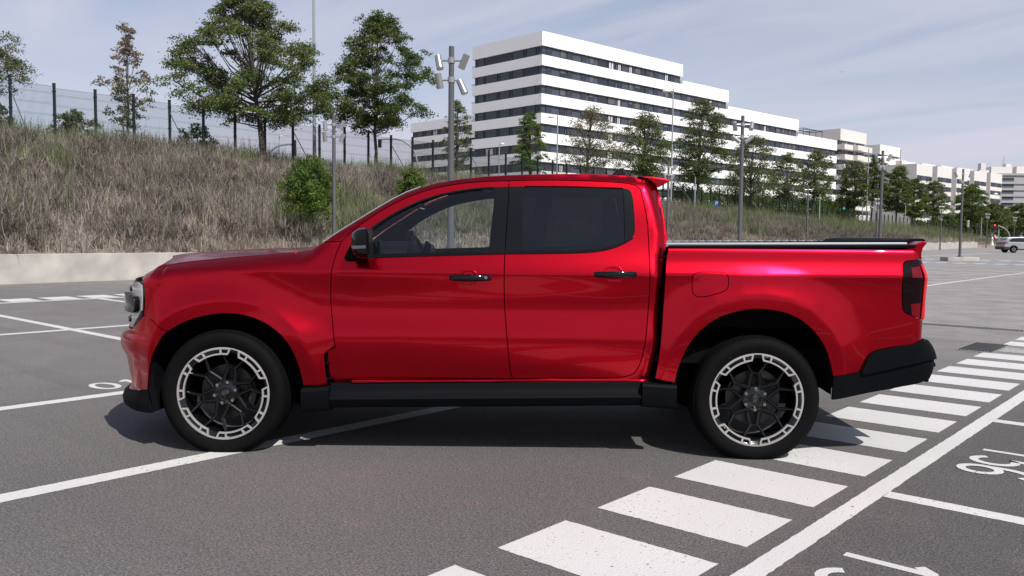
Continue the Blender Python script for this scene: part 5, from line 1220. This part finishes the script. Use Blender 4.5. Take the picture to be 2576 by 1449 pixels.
def wobj(par, nm, w, h, kind, loc, rz=0):
    key = (nm, round(w, 2), round(h, 2), kind)
    if key not in WM: WM[key] = wmesh(nm, w, h, kind)
    o = link(nm, WM[key], par); o.location = loc; o.rotation_euler = (0, 0, rz); return o
def pbox(par, nm, c, d, m): 
    mb = MB(); mb.box((0, 0, 0), d); o = mb.build(nm, m, par); o.location = c; return o
def bld(name, label, cx, cy, dirx, cat='building'):
    w = c2w(cx, cy); dd = cdir(*dirx); e = empty(name, (w[0], w[1], 0), math.atan2(dd[1], dd[0])); return tag(e, label, cat)
RD = (.728, .686)
b1 = bld('apartment_building', 'long white apartment building stepping down to the right, with dark window ribbons', 4.33, 135, RD)
secs = [(0, 37.0, 33.0), (37.0, 52.4, 30.1), (52.4, 80.3, 27.0), (80.3, 98.6, 24.1)]; DP = 16.7
for k in range(9):
    zt_ = 29.4 - 3*k   # top of the white band under ribbon k (ribbon k spans zt_..zt_+1.4)
    xe = 98.6 if k >= 3 else (80.3 if k == 2 else (52.4 if k == 1 else 37.0))
    zb_ = zt_ - 1.62 if k < 8 else 2
    # white band
    if k == 0: pbox(b1, 'facade_band', (18.5, DP/2, 31.9), (37.0, DP, 2.2), 'facade_white')
    nx = {0: (37.0, 52.4, 30.1), 1: (52.4, 80.3, 27.1), 2: (80.3, 98.6, 24.1)}.get(k)
    pbox(b1, 'facade_band', (xe/2, DP/2, zt_-.81), (xe, DP, 1.62), 'facade_white') if False else None
    mb = MB(); mb.box((xe/2, DP/2, (zt_+zb_)/2), (xe, DP, zt_-zb_)); 
    o = mb.build('facade_band', 'facade_white', b1)
    if nx: 
        mb = MB(); mb.box(((nx[0]+nx[1])/2, DP/2, (zb_ + nx[2])/2 + .0), (nx[1]-nx[0]-.004, DP-.004, nx[2]-zb_)); o2 = mb.build('facade_band', 'facade_white', b1)
    # recessed wall in the ribbon
    mb = MB(); mb.box((xe/2+.0, DP/2, zt_+.70), (xe-.7, DP-.7, 1.404)); mb.build('recessed_wall', 'panel_blue', b1)
    mb = MB(); mb.box((.5, DP/2+.2, zt_+.70), (.45, DP-1.6, 1.39)); mb.build('recessed_wall', 'ribbon_dark', b1)
    # front windows
    rr = random.Random(5); t = 1.2; pat = [('louvre', 1.3), (1.9, 0), ('w', 1.3), (.35, 0), ('louvre', 1.25), (2.1, 0), ('louvre', 1.25), (.7, 0), ('w', 1.2), (1.1, 0), ('louvre', .6), ('open', 1.8), (.15, 0), ('w', 1.9), (.6, 0), ('w', 1.1), (1.9, 0), ('w', 1.1), (.5, 0), ('w', 1.6), (.2, 0), ('open', 1.1), ('louvre', 1.2), (1.3, 0)]
    i = 0; rk = random.Random(100+k)
    while t < xe-1.5:
        a, w_ = pat[i % len(pat)]; i += 1
        if isinstance(a, float): t += a; continue
        sf = 1.0 if t < 60 else 1.0
        if t + w_ > xe-.6: break
        if a == 'w': kd = rk.choices(['blind', 'half', 'curtain', 'glass'], [5, 2, 1.3, 2])[0]; wobj(b1, 'window', w_, 1.34, kd, (t, .33, zt_+.03))
        elif a == 'louvre': wobj(b1, 'shutter', w_, 1.34, 'louvre', (t, .33, zt_+.03))
        else: wobj(b1, 'window', w_, 1.34, 'glass', (t, .34, zt_+.03))
        t += w_
    # corner terrace railing and side windows
    if k < 9:
        for yy, w_ in ((1.6, 2.2), (4.4, 2.6), (7.6, 2.4), (10.6, 3.0), (13.9, 1.7)):
            if rk.random() < .9: wobj(b1, 'window', w_, 1.34, rk.choices(['glass', 'curtain', 'half'], [8, .6, .4])[0], (.26, yy+w_, zt_+.03), -PI/2)
        mb = MB(); mb.cyl((-.25, -.1, zt_+.38), (.9, -.1, zt_+.38), .035, n=4); mb.cyl((-.25, -.1, zt_+.2), (.9, -.1, zt_+.2), .03, n=4); mb.cyl((-.25, -.1, zt_), (-.25, -.1, zt_+.4), .03, n=4); mb.build('railing', 'frame_dark', b1); mb = MB(); mb.cyl((.4, DP-.5, zt_+.38), (.4, DP+.5, zt_+.38), .035, n=4); mb.cyl((.4, DP-.5, zt_+.2), (.4, DP+.5, zt_+.2), .03, n=4); mb.cyl((.4, DP+.5, zt_+.18), (.4, DP+.5, zt_+.4), .035, n=4); mb.build('railing', 'frame_dark', b1)
for o in list(CH(b1)):
    if o.name.startswith('facade_band') and len(o.data.materials) and o.data.materials[0] is None: pass
def roofbits(b, L):
    for (x, y, z0, w_, dd, h_, m) in L: mb = MB(); mb.box((x, y, z0+h_/2), (w_, dd, h_)); mb.build('roof_room', m, b)
roofbits(b1, [(68, 8, 27.1, 7, 5, .9, 'facade_cream'), (84, 9, 24.1, 7, 6, 2.6, 'facade_cream'), (86, 7, 24.1, 6, 3, 1.6, 'facade_cream')])
mb = MB(); [mb.cyl((x, 3, 24), (x, 3, 26.3), .08, n=4) for x in (88, 91, 94, 97)]; mb.cyl((88, 3, 26.3), (97.4, 3, 26.3), .09, n=4); mb.cyl((88, 6, 26.3), (97.4, 6, 26.3), .09, n=4); [mb.cyl((x, 3, 26.3), (x, 6, 26.3), .07, n=4) for x in (88, 91, 94, 97)]; mb.build('pergola', 'frame_dark', b1)
for x, z0, h_ in ((8, 33, 2.2), (60.5, 27, 5), (78, 27, 2.4)): mb = MB(); mb.cyl((x, 6, z0), (x, 6, z0+h_), .04, n=4); mb.build('antenna', 'facade_grey', b1)
# lower white block behind, left
b0 = bld('apartment_building', 'lower white apartment block with dark ribbons, left of and behind the big one', -7.1, 195, (.686, -.728) if False else RD)
for k in range(8):
    zt_ = 24.4 - 3*k + .6; Dp = 27.
    if k == 0: mb = MB(); mb.box((8, Dp/2, 27.5), (16, Dp, 2.2)); mb.build('facade_band', 'facade_white', b0)
    mb = MB(); mb.box((8, Dp/2, zt_-.8), (16, Dp, 1.6)); mb.build('facade_band', 'facade_white', b0)
    mb = MB(); mb.box((8, Dp/2, zt_+.7), (15.2, Dp-.8, 1.396)); mb.build('recessed_wall', 'ribbon_dark', b0)
    rk = random.Random(300+k); yy = 1.2
    while yy < Dp-3.2: w_ = rk.choice([2.4, 1.6, 2.4]); wobj(b0, 'window', w_, 1.34, rk.choices(['glass', 'curtain', 'half'], [8, .5, .7])[0], (.36, yy+w_, zt_+.03), -PI/2); yy += w_+rk.choice([.5, 1.1])
# stepped towers
def tower(label, u, vt, dist, wL, wR, core_h, steps, seed):
    P = at_d(u, 590, dist) - CAM; cx, cy = float(P @ RX), float(P @ FX); b = bld('tower_block', label, cx, cy, RD)
    H = dist_to_z(u, dist, vt); rk = random.Random(seed)
    mb = MB(); mb.box((wR/2, wL/2, H-1.7), (wR, wL, 3.4)); mb.build('roof_room', 'facade_cream', b)
    mb = MB(); mb.box((wR/2, wL/2, (H-3.4)/2), (wR-1.0, wL-1.0, H-3.4)); mb.build('recessed_wall', 'facade_grey', b)
    nf = int((H-6)/3)
    for k in range(nf):
        z = H-3.4-3*(k+1)+.2
        for (x0, x1, yo, bh) in steps:
            s = rk.uniform(-.5, .5) if k % 2 else 0
            mb = MB(); mb.box(((x0+x1)/2+s, -yo/2+.5, z+bh/2), (x1-x0, yo+1.0, bh)); mb.build('balcony_band', 'facade_cream', b)
            w_ = min(2.4, (x1-x0)*.4)
            wobj(b, 'window', round(w_, 1), 1.5, rk.choice(['glass', 'blind', 'glass', 'half']), ((x0+x1)/2-w_*1.1, .48, z+bh)); wobj(b, 'window', round(w_, 1), 1.5, rk.choice(['glass', 'blind']), ((x0+x1)/2+.2, .48, z+bh))
        mb = MB(); mb.box((-.2+.4, wL/2, z+.75), (.9, wL*.94, 1.5)); mb.build('balcony_band', 'facade_cream', b)
        for q in range(3): wobj(b, 'window', 2.2, 1.4, 'glass', (.46, 3+q*wL*.28, z+1.5), -PI/2)
    return b
tower('cream stepped tower with staggered balconies, right after the long white building', 2106, 323, 258, 16, 17.5, 0, [(-.4, 5.2, 1.6, 1.5), (5.4, 10.2, 3.0, 1.45), (10.4, 17.8, 1.8, 1.6)], 5)
tower('cream stepped tower with staggered balconies, further off and lower than its twin', 2206, 363, 305, 16, 17.5, 0, [(-.4, 5.2, 1.6, 1.5), (5.4, 10.2, 3.0, 1.45), (10.4, 17.8, 1.8, 1.6)], 8)
# finned block
P = at_d(2299.7, 590, 275) - CAM
bf = bld('apartment_building', 'cream apartment block of five projecting wings with small window rows, at the right', float(P @ RX), 275, RD)
HT = 25.2
for i in range(5):
    x0 = i*17.1; hh = HT + .25*i
    mb = MB(); mb.box((6.4, 8, hh/2), (12.8, 16, hh)); wg = mb.build('wing', 'facade_cream', bf); wg.location = (x0, 0, 0)
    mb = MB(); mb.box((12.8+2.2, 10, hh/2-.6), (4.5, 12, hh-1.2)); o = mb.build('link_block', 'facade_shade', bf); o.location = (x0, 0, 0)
    mb = MB(); mb.box((3, 15, hh+1.1), (12, 9, 2.2)); o = mb.build('roof_room', 'facade_cream', bf); o.location = (x0, 0, 0)
    for k in range(8):
        z = hh - 5.3 - 3*k + .2
        mb = MB(); mb.box((6.4, -.02, z+.75), (12.3, .06, 1.5)); o = mb.build('window_band', 'panel_blue', wg)
        for x in (.45, 1.9, 3.35, 7.5, 8.95, 10.4): wobj(wg, 'window', 1.1, 1.46, 'glass', (x, -.06, z+.02))
    if i in (0, 2): mb = MB(); mb.cyl((9, 9, hh), (9, 9, hh+5.5), .12, n=4); mb.build('antenna', 'facade_grey', bf)
# grey block far right
P = at_d(2492, 590, 413) - CAM
bg_ = bld('apartment_building', 'grey apartment block with dark recessed balconies behind the cream wings at the far right', float(P @ RX), 413, (1.0, -.03))
mb = MB(); mb.box((24, 9, 16.4), (48, 18, 32.8)); mb.build('wall', 'facade_grey', bg_)
for k in range(9):
    z = 28.9 - 3.0*k
    mb = MB(); mb.box((24, -.25, z-.55), (48, .6, 1.1)); mb.build('floor_band', 'facade_grey', bg_)
    for x in (4.2, 21.8, 39): 
        mb = MB(); mb.box((x+2.6, -.01, z+.95), (6.2, .04, 1.85)); o = mb.build('balcony', 'ribbon_dark', bg_); 
        mb = MB(); mb.box((x+2.6, -.32, z+.35), (6.0, .03, .7)); mb.build('balcony_glass', 'balcony_glass', o)
mb = MB(); mb.box((24, -.3, 32.4), (48, .7, 1.0)); mb.build('parapet', 'facade_grey', bg_)
roofbits(bg_, [(5, 6, 32.8, 10, 8, 3.4, 'facade_cream'), (9.5, 6, 36.2, 2.5, 3, 1.6, 'facade_cream'), (18, 6, 32.8, 12, 8, 3.6, 'facade_cream'), (-2.5, 6, 30, 2.4, 3, 8, 'facade_cream'), (34, 6, 32.8, 10, 8, 3.4, 'facade_cream')])
mb = MB(); mb.cyl((8, 6, 36), (8, 6, 42), .1, n=4); mb.cyl((7.2, 6, 36), (7.2, 6, 40), .08, n=4); mb.build('antenna', 'facade_grey', bg_)
# roofs peeping over the wings
for (u0, u1, vt, dd_, lab) in ((2417, 2446, 424, 380, 'small light roof storey peeping over the third cream wing'), (2460, 2484, 427, 390, 'small light roof storey peeping over the fourth cream wing')):
    a = at_d(u0, 590, dd_); b_ = at_d(u1, 590, dd_); w_ = float(np.linalg.norm((b_-a)[:2])); H = dist_to_z(u0, dd_, vt); o = empty('building', (a[0], a[1], 0), YAW); tag(o, lab, 'building')
    mb = MB(); mb.box((w_/2, 5, H/2-1), (w_+3, 10, H-2)); mb.build('wall', 'facade_grey', o); mb = MB(); mb.box((w_/2, 5, H-1), (w_, 8, 2)); mb.build('roof_room', 'facade_cream', o)
# mast-like chimney shaft
# ================================================================ MASTS AND LAMPS
mat('mast_grey', (.11, .11, .112), rough=.45, metal=.3); mat('head_grey', (.36, .36, .355), rough=.35, metal=.6); mat('pole_pale', (.33, .34, .34), rough=.45, metal=.3); mat('lamp_white', (.62, .62, .60), rough=.4); mat('sign_blue', (.02, .065, .17), rough=.4); mat('lens_front', (.5, .5, .5), rough=.1)
mb = MB(); mb.cyl((0, 0, -.16), (0, 0, .16), .078, .072, 20); mb.cyl((0, 0, .16), (0, 0, .168), .072, .06, 20); head_me = mb.mesh('spotlight', 'head_grey', smooth=40)
mb = MB(); mb.cyl((0, 0, -.165), (0, 0, -.158), .066, .066, 16); lens_me = mb.mesh('lens', 'lens_front')
HEADS = [(-.27, 1.00, 12, -20), (.275, 1.02, -24, 15), (-.265, .60, 10, 10), (.24, .475, 24, -12)]
def mast(u, d, vtop, zbase, label, block=False, heads=HEADS, vbase=None, yaw=0., rt=.062):
    P = at_d(u, 590, d); H = dist_to_z(u, d, vtop) - zbase
    r = tag(empty('floodlight_mast', (P[0], P[1], zbase), YAW + yaw), label, 'floodlight mast', 'floodlight masts of the car park')
    mb = MB(); mb.cyl((0, 0, -.2 if not block else .0), (0, 0, H-.75), rt*1.3, rt, 20); mb.cyl((0, 0, H-.752), (0, 0, H), rt*.94, rt*.94, 20); mb.build('pole', 'mast_grey', r, smooth=40)
    mb = MB(); mb.box((0, 0, .015 if not block else .265), (.32, .32, .03)); mb.build('base_plate', 'mast_grey', r)
    if block: mb = MB(); mb.box((0, 0, .125), (1.9, 1.0, .25)); bevel(mb.build('concrete_block', 'concrete', r), .02, 2)
    for (x, dz, tilt, yw) in heads:
        z = H - 1.35 + dz; h_ = link('spotlight', head_me, r); h_.location = (x, -.03, z); h_.rotation_euler = (R(yw), R(-tilt), 0)
        l = link('lens', lens_me, h_)
    for z, side in ((H-.30, 1), (H-.72, 1)):
        mb = MB(); mb.cyl((0, 0, z-.06), (0, 0, z+.06), rt*1.25, rt*1.25, 16); mb.cyl((-.25, 0, z), (.25, 0, z), .026, n=8); mb.build('bracket', 'head_grey', r, smooth=40)
    return r
mast(1133.5, 18.9, 117, .0, 'tall grey floodlight mast rising from behind the truck cab, nearest of all masts', True)
mast(1861, 29.4, 291, .0, 'grey floodlight mast behind the front part of the truck bed', True, [(-.27, 1.0, 20, 35), (.30, 1.0, -20, -35), (-.22, .55, 52, 0), (.22, .55, -52, 0)])
mast(2213.5, 40, 379, .0, 'grey floodlight mast behind the rear end of the truck bed', True, [(-.30, 1.0, 20, 20), (.30, 1.02, -30, 0), (-.16, .60, 30, 20), (.14, .60, -35, 0)])
mast(2416.5, 52, 425, .0, 'grey floodlight mast standing on a concrete block in the open car park at the right', True, [(-.45, 1.0, 28, 0), (.45, 1.0, -28, 0), (-.10, .58, 45, 0)])
zb_ = .6
for (u, d, vt, lab, hs) in ((840.5, 30.4, 292, 'grey floodlight mast on the bank in front of the bright green bush', [(-.30, 1.0, 5, 0), (.30, 1.03, -25, 0), (-.31, .62, 4, 10), (.30, .58, -22, 0)]),
    (1678.5, 47.7, 407, 'grey floodlight mast just clear of the rear edge of the truck cab', None), (2029.5, 68.9, 467.5, 'slim floodlight mast on the bank above the middle of the truck bed', None),
    (2205, 85, 493, 'slim floodlight mast close left of the thick mast behind the bed end', None), (2366, 102.5, 513, 'slim floodlight mast at the far wall, left of the mast on the block', None),
    (2482, 133, 534, 'slim dark floodlight mast at the far wall near the red traffic light', None), (2551, 150, 543, 'distant floodlight mast directly behind the silver car', None)):
    P = at_d(u, 590, d); z0 = max(0.3, bank_z(P[0], P[1])) if d < 100 else .1
    mast(u, d, vt, z0, lab, False, hs or [(-.30, 1.0, 30, 10), (.32, 1.02, -35, 0), (-.22, .55, 20, 10), (.22, .5, -32, 0)])
def street_lamp(u, d, vtop, side, vdome, label, zb=4.5, arm=.75, sz=.30, rt=.05, ulean=0, m='pole_pale'):
    P = at_d(u, 590, d); zb = bank_z(P[0], P[1])-.2 if zb is None else zb
    H = dist_to_z(u, d, vtop) - zb; zd = dist_to_z(u, d, vdome) - zb
    r = tag(empty('street_lamp', (P[0], P[1], zb), YAW), label, 'street lamp', 'street lamps')
    mb = MB(); mb.cyl((0, 0, -1), (0, 0, H), rt*1.9, rt, 14); mb.build('pole', m, r, smooth=40)
    mb = MB(); mb.tube([(0, 0, zd-.25), (side*arm*.5, 0, zd+.05), (side*arm*.8, 0, zd+.08)], .028, 6); mb.build('arm', m, r, smooth=40)
    mb = MB(); mb.lathe([(.001, .22*sz/.3), (sz*.5, .19*sz/.3), (sz*.85, .10*sz/.3), (sz, 0), (sz*.96, -.03), (.001, -.04)], 20)
    mb.v = [(v[0]+side*arm, v[2], v[1]+zd) for v in mb.v]; mb.build('lamp_shade', 'lamp_white', r, smooth=40)
    return r
street_lamp(792, 58, -60, 1, 264, 'very tall pale lamp pole with a domed lamp on its right, beside the big tree', zb=None, arm=.42, sz=.30, rt=.075)
street_lamp(1686, 92, 223, -1, 231, 'pale street lamp with dome at left, in front of the white building between two trees', zb=3.5, arm=.75, sz=.42, rt=.06)
street_lamp(1399, 84, 288, -1, 295, 'pale street lamp, dome at left, before the left part of the white building', zb=3.5, arm=.62, sz=.30, rt=.055)
street_lamp(1254, 115, 358, 1, 363, 'thin pale street lamp with dome at right, before the shaded end of the white building', zb=3, arm=.42, sz=.30, rt=.055)
street_lamp(1276, 150, 421, 1, 426, 'small distant pale lamp just above the truck roof', zb=3, arm=.6, sz=.45, rt=.06)
street_lamp(2178, 135, 373, -1, 383, 'thin pale street lamp with dome at left, in front of the second stepped tower', zb=2, arm=.75, sz=.45, rt=.06)
street_lamp(2512, 200, 481, -1, 489, 'thin distant street lamp in front of the grey block', zb=1, arm=1.1, sz=.5, rt=.08)
street_lamp(704, 120, 341, 1, 344, 'small distant lamp seen through the fence left of the curved signal arm', zb=3, arm=.3, sz=.3, rt=.04)
mat('wood_post', (.33, .31, .28), rough=.9)
for u, v0, v1, d, lab in ((1747.5, 446, 520, 88, 'pale thin post behind the fence above the cab corner'), (2276, 500, 576, 150, 'pale pole right of the thick mast behind the truck bed'), (2168, 510, 570, 125, 'pale straight pole behind the fence under the street trees'), (2467.5, 548, 596, 150, 'pale banded signpost left of the red traffic light'), (2060.5, 490, 560, 100, 'pale thin pole behind the fence above the middle of the bed')):
    a = at_d(u, v1, d); b_ = at_d(u, v0, d); o = empty('pole', (a[0], a[1], a[2]-1)); tag(o, lab, 'pole'); mb = MB(); mb.cyl((0, 0, 0), (0, 0, b_[2]-a[2]+1), .075, .06, 10); mb.build('shaft', 'pole_pale', o, smooth=40)
    mb = MB(); mb.cyl((0, 0, b_[2]-a[2]+1), (0, 0, b_[2]-a[2]+1.04), .08, .05, 10); mb.build('cap', 'pole_pale', o)
# curved signal arms and traffic lights
mat('signal_black', (.01, .011, .012), rough=.45); mat('signal_red', (.8, .02, .03), rough=.3, emit=(1, .03, .05), es=3.5); mat('signal_green', (.02, .5, .3), rough=.3, emit=(.05, .9, .5), es=.25); mat('signal_off', (.03, .008, .008), rough=.3)
def signal(u, v, d, w, h, label, lit=None, pole_v=None, back='signal_black', front=True, uo=0):
    C_ = at_d(u, v, d); r = tag(empty('traffic_light', C_, YAW), label, 'traffic light')
    mb = MB(); mb.box((0, 0, 0), (w, w*.7, h)); bevel(mb.build('housing', back, r), w*.12, 2)
    if front:
        for i, k in enumerate(('red', 'amber', 'green')):
            z = h*(.31 - .31*i); m = {'red': 'signal_red', 'green': 'signal_green'}[k] if lit == k else 'signal_off'
            mb = MB(); mb.cyl((0, -w*.34, z), (0, -w*.42, z), w*.34, w*.32, 14); o = mb.build('lamp_lens', m, r, smooth=40)
            mb = MB(); mb.box((0, -w*.55, z+w*.36), (w*.8, w*.4, .02)); mb.build('visor', 'signal_black', r)
    if pole_v:
        zb2 = at_d(u, pole_v, d)[2]; mb = MB(); mb.cyl((uo, 0, -h/2), (uo, 0, zb2-C_[2]), .055, n=10); mb.build('pole', 'mast_grey', r, smooth=40)
    return r
def arm(pts, d, label, rr=.075, foot=None):
    P = [at_d(u, v, d) for u, v in pts]; b0_ = P[0]; r = tag(empty('signal_arm', b0_), label, 'signal arm'); mb = MB(); mb.tube([tuple(np.array(p)-b0_) for p in chaikin(P, 2)], rr, 8); mb.build('tube', 'pole_pale', r, smooth=50)
    mb = MB(); q = np.array(P[-1])-b0_; mb.cyl(tuple(q), tuple(q-(0, 0, .001)+np.array([0, 0, -.2])), rr*1.3, n=8); mb.build('end_collar', 'mast_grey', r)
arm([(1052, 470), (1052, 428), (1047.5, 392), (1035, 368), (1012, 352), (985, 349), (958, 350.5)], 82, 'pale curved arm carrying a traffic signal, left of the nearest mast', .085)
signal(955.5, 361, 82, .34, .80, 'dark traffic signal hanging from the curved arm beside the dark green tree trunk', None)
arm([(672, 420), (672, 398), (680, 380), (697, 368), (715, 364), (735, 362)], 88, 'grey curved arm seen through the fence beside the big tree trunk', .085)
signal(740.5, 372, 88, .38, 1.6, 'dark signal box on the curved arm, between the big tree and the lamp pole', None, front=False)
arm([(2540.4, 606), (2540.4, 597), (2537.8, 585), (2527, 574), (2516, 570), (2511, 566)], 150, 'pale curved lamp arm behind the silver car', .10)
arm([(2211, 575), (2211, 560), (2208, 540), (2200, 525), (2190, 520)], 140, 'pale curved arm behind the thick mast over the truck bed end', .10)
signal(2501.5, 571, 150, .42, 1.0, 'traffic light showing red, on a pole left of the silver car', 'red', 617)
signal(2496.5, 563+15, 158, .36, .85, 'dark traffic light just left of the one showing red', None, 615, uo=-.22)
signal(2501.5, 597.8, 149.6, .3, .45, 'small lower red light on the pole of the red signal', 'red')
signal(2374, 503+12, 118, .36, .86, 'dark traffic signal with grey rim behind the fence above the bed', 'green') if False else signal(2093+280, 560, 130, .36, .7, 'dark traffic signal behind the fence left of the mast on the block', None)
signal(3374*.6289, 535.5-18, 122, .5, 1.15, 'black traffic signal with pale rim and green light, among the trees', 'green')
signal(2457.5, 569, 160, .42, .95, 'dark traffic signal behind the bank, left of the banded signpost', None, 600, front=False)
signal(2435.5, 563, 155, .36, 1.25, 'grey back of a traffic signal behind the bank right of the mast on the block', None, 600, 'pole_pale', False)
# parking sign
C_ = at_d(1802.3, 512, 79); ps = tag(empty('parking_sign', C_, YAW), 'small blue square parking sign with white P, behind the bank above the truck bed', 'sign')
mb = MB(); mb.box((0, 0, 0), (.40, .03, .58)); mb.build('plate', 'sign_blue', ps)
me = text_mesh('letter_p', 'P', 'lamp_white', .46, 0, .004, 4); o = link('letter', me, ps); o.rotation_euler = (PI/2, 0, 0); o.location = (0, -.022, 0)
mb = MB(); mb.cyl((0, .05, -1.6), (0, .05, .3), .03, n=8); mb.build('pole', 'mast_grey', ps)
# white wrapped figure-like post and pink thing on the bank crest
mat('white_cloth', (.75, .77, .74), rough=.85); mat('pink_bloom', (.62, .20, .19), rough=.7)
C_ = at_d(2495.5, 617, 140); o = MB(); o.lathe([(.02, 1.42), (.10, 1.36), (.15, 1.15), (.17, .95), (.12, .90), (.16, .45), (.27, 0), (.02, 0)], 14); o.v = [(v[0], v[2], v[1]) for v in o.v]; o = o.build('wrapped_post', 'white_cloth', smooth=50); o.location = C_; tag(o, 'slim white wrapped upright shape on the wall end beside the red light', 'wrapped post')
van = tag(empty('parked_van', at_d(2478, 615, 160), YAW), 'low parked vehicle with pinkish rear, half hidden by the bank left of the red light', 'vehicle')
mb = MB(); mb.box((-.3, 0, .75), (1.9, 1.5, .9)); bevel(mb.build('body', 'pole_pale', van), .15, 3); mb = MB(); mb.box((.62, -.1, .62), (.75, 1.5, .6)); bevel(mb.build('tail', 'pink_bloom', van), .2, 3); mb = MB(); mb.box((-.35, -.76, 1.0), (1.3, .02, .3)); mb.build('window', 'far_glass', van)
mb = MB(); [mb.cyl((x, -.78, .1), (x, -.6, .1), .3, n=16) for x in (-.9,)]; mb.build('wheel', 'rubber', van)
for nm_ in ('a',): pass
# ---------------------------------------------------------------- silver car
mat('silver_paint', (.42, .43, .45), rough=.3, metal=.6, coat=.8); mat('car_clad', (.02, .02, .022), rough=.6); mat('tail_lamp', (.30, .01, .02), rough=.15, coat=1); mat('car_glass', (.01, .012, .016), rough=.05, spec=.8)
C_ = at_d(2526, 634, 85.5); car = tag(empty('parked_car', (C_[0], C_[1], 0), YAW - R(3)), 'silver compact crossover car cut by the right edge of the photo', 'car')
def carprof(pts, y0, y1, m, nm, bv=.05, seg=3, par=car):
    mb = MB(); mb.prism([(x, y0, z) for x, z in pts], (0, y1-y0, 0)); o = mb.build(nm, m, par)
    if bv: bevel(o, bv, seg, 25)
    return o
low = [(.02, .42), (0, .62), (.05, .92), (.14, 1.04), (.60, 1.10), (2.6, 1.02), (3.4, .98), (4.1, .86), (4.33, .62), (4.35, .36), (4.0, .30), (3.88, .30), (3.82, .55), (3.66, .70), (3.45, .74), (3.24, .70), (3.08, .55), (3.02, .30), (1.36, .30), (1.30, .55), (1.14, .70), (.93, .74), (.72, .70), (.56, .55), (.50, .38)]
carprof(low, 0, 1.80, 'silver_paint', 'body', .06)
top = [(.10, 1.02), (.26, 1.38), (.36, 1.50), (1.0, 1.58), (1.9, 1.585), (2.5, 1.50), (3.05, 1.15), (3.25, 1.02)]
carprof(top, .14, 1.66, 'silver_paint', 'roof', .09, 4)
gl = [(.62, 1.10), (.52, 1.24), (.78, 1.42), (1.6, 1.50), (2.2, 1.45), (2.9, 1.10)]
carprof(gl, .125, 1.675, 'car_glass', 'window', .01)
carprof([(.05, 1.45), (.40, 1.54), (.40, 1.50), (.12, 1.42)], .2, 1.6, 'silver_paint', 'roof_spoiler', .01)
carprof([(-.03, .36), (-.04, .60), (.10, .62), (.52, .60), (.54, .36), (.40, .30)], -.02, 1.82, 'car_clad', 'bumper', .03)
carprof([(1.34, .28), (1.33, .42), (3.02, .42), (3.04, .28)], -.015, 1.815, 'car_clad', 'sill', .02)
carprof([(.03, .88), (.05, 1.02), (.30, 1.08), (.50, 1.08), (.28, .97), (.20, .90)], -.012, 1.812, 'tail_lamp', 'tail_light', .02)
for x in (.93, 3.45):
    for y, sgn in ((.10, -1), (1.70, 1)):
        mb = MB(); mb.lathe([(.20, -.11), (.33, -.10), (.345, -.06), (.345, .08), (.33, .10), (.20, .10)], 28, close=True); w_ = mb.build('wheel', 'rubber', car, smooth=40); w_.location = (x, y, .345)
        mb = MB(); mb.cyl((0, sgn*.09, 0), (0, sgn*.05, 0), .21, .20, 24); mb.build('rim_back', 'rim_black', w_)
        for k in range(5):
            a = R(72*k+20); mb = MB(); mb.prism([(math.cos(a-.25)*.05, sgn*.095, math.sin(a-.25)*.05), (math.cos(a-.28)*.21, sgn*.095, math.sin(a-.28)*.21), (math.cos(a+.22)*.21, sgn*.095, math.sin(a+.22)*.21), (math.cos(a+.3)*.05, sgn*.095, math.sin(a+.3)*.05)], (0, sgn*.012, 0)); mb.build('rim_spoke', 'head_grey', w_)
mb = MB(); mb.box((1.45, -.01, .90), (.18, .04, .03)); mb.build('door_handle', 'chrome', car)
# a dark bird far up in the sky
mb = MB(); mb.add([(0, 0, 0), (.5, .05, .12), (.42, .12, .10), (0, .3, 0), (-.5, .05, .12), (-.42, .12, .10), (0, .15, -.08)], [(0, 1, 2, 3), (0, 3, 5, 4), (0, 6, 3)]); o = mb.build('bird', 'signal_black'); o.location = at_d(2120, 181, 180); o.rotation_euler = (0, 0, YAW); tag(o, 'tiny dark bird high in the sky right of the white building', 'bird')
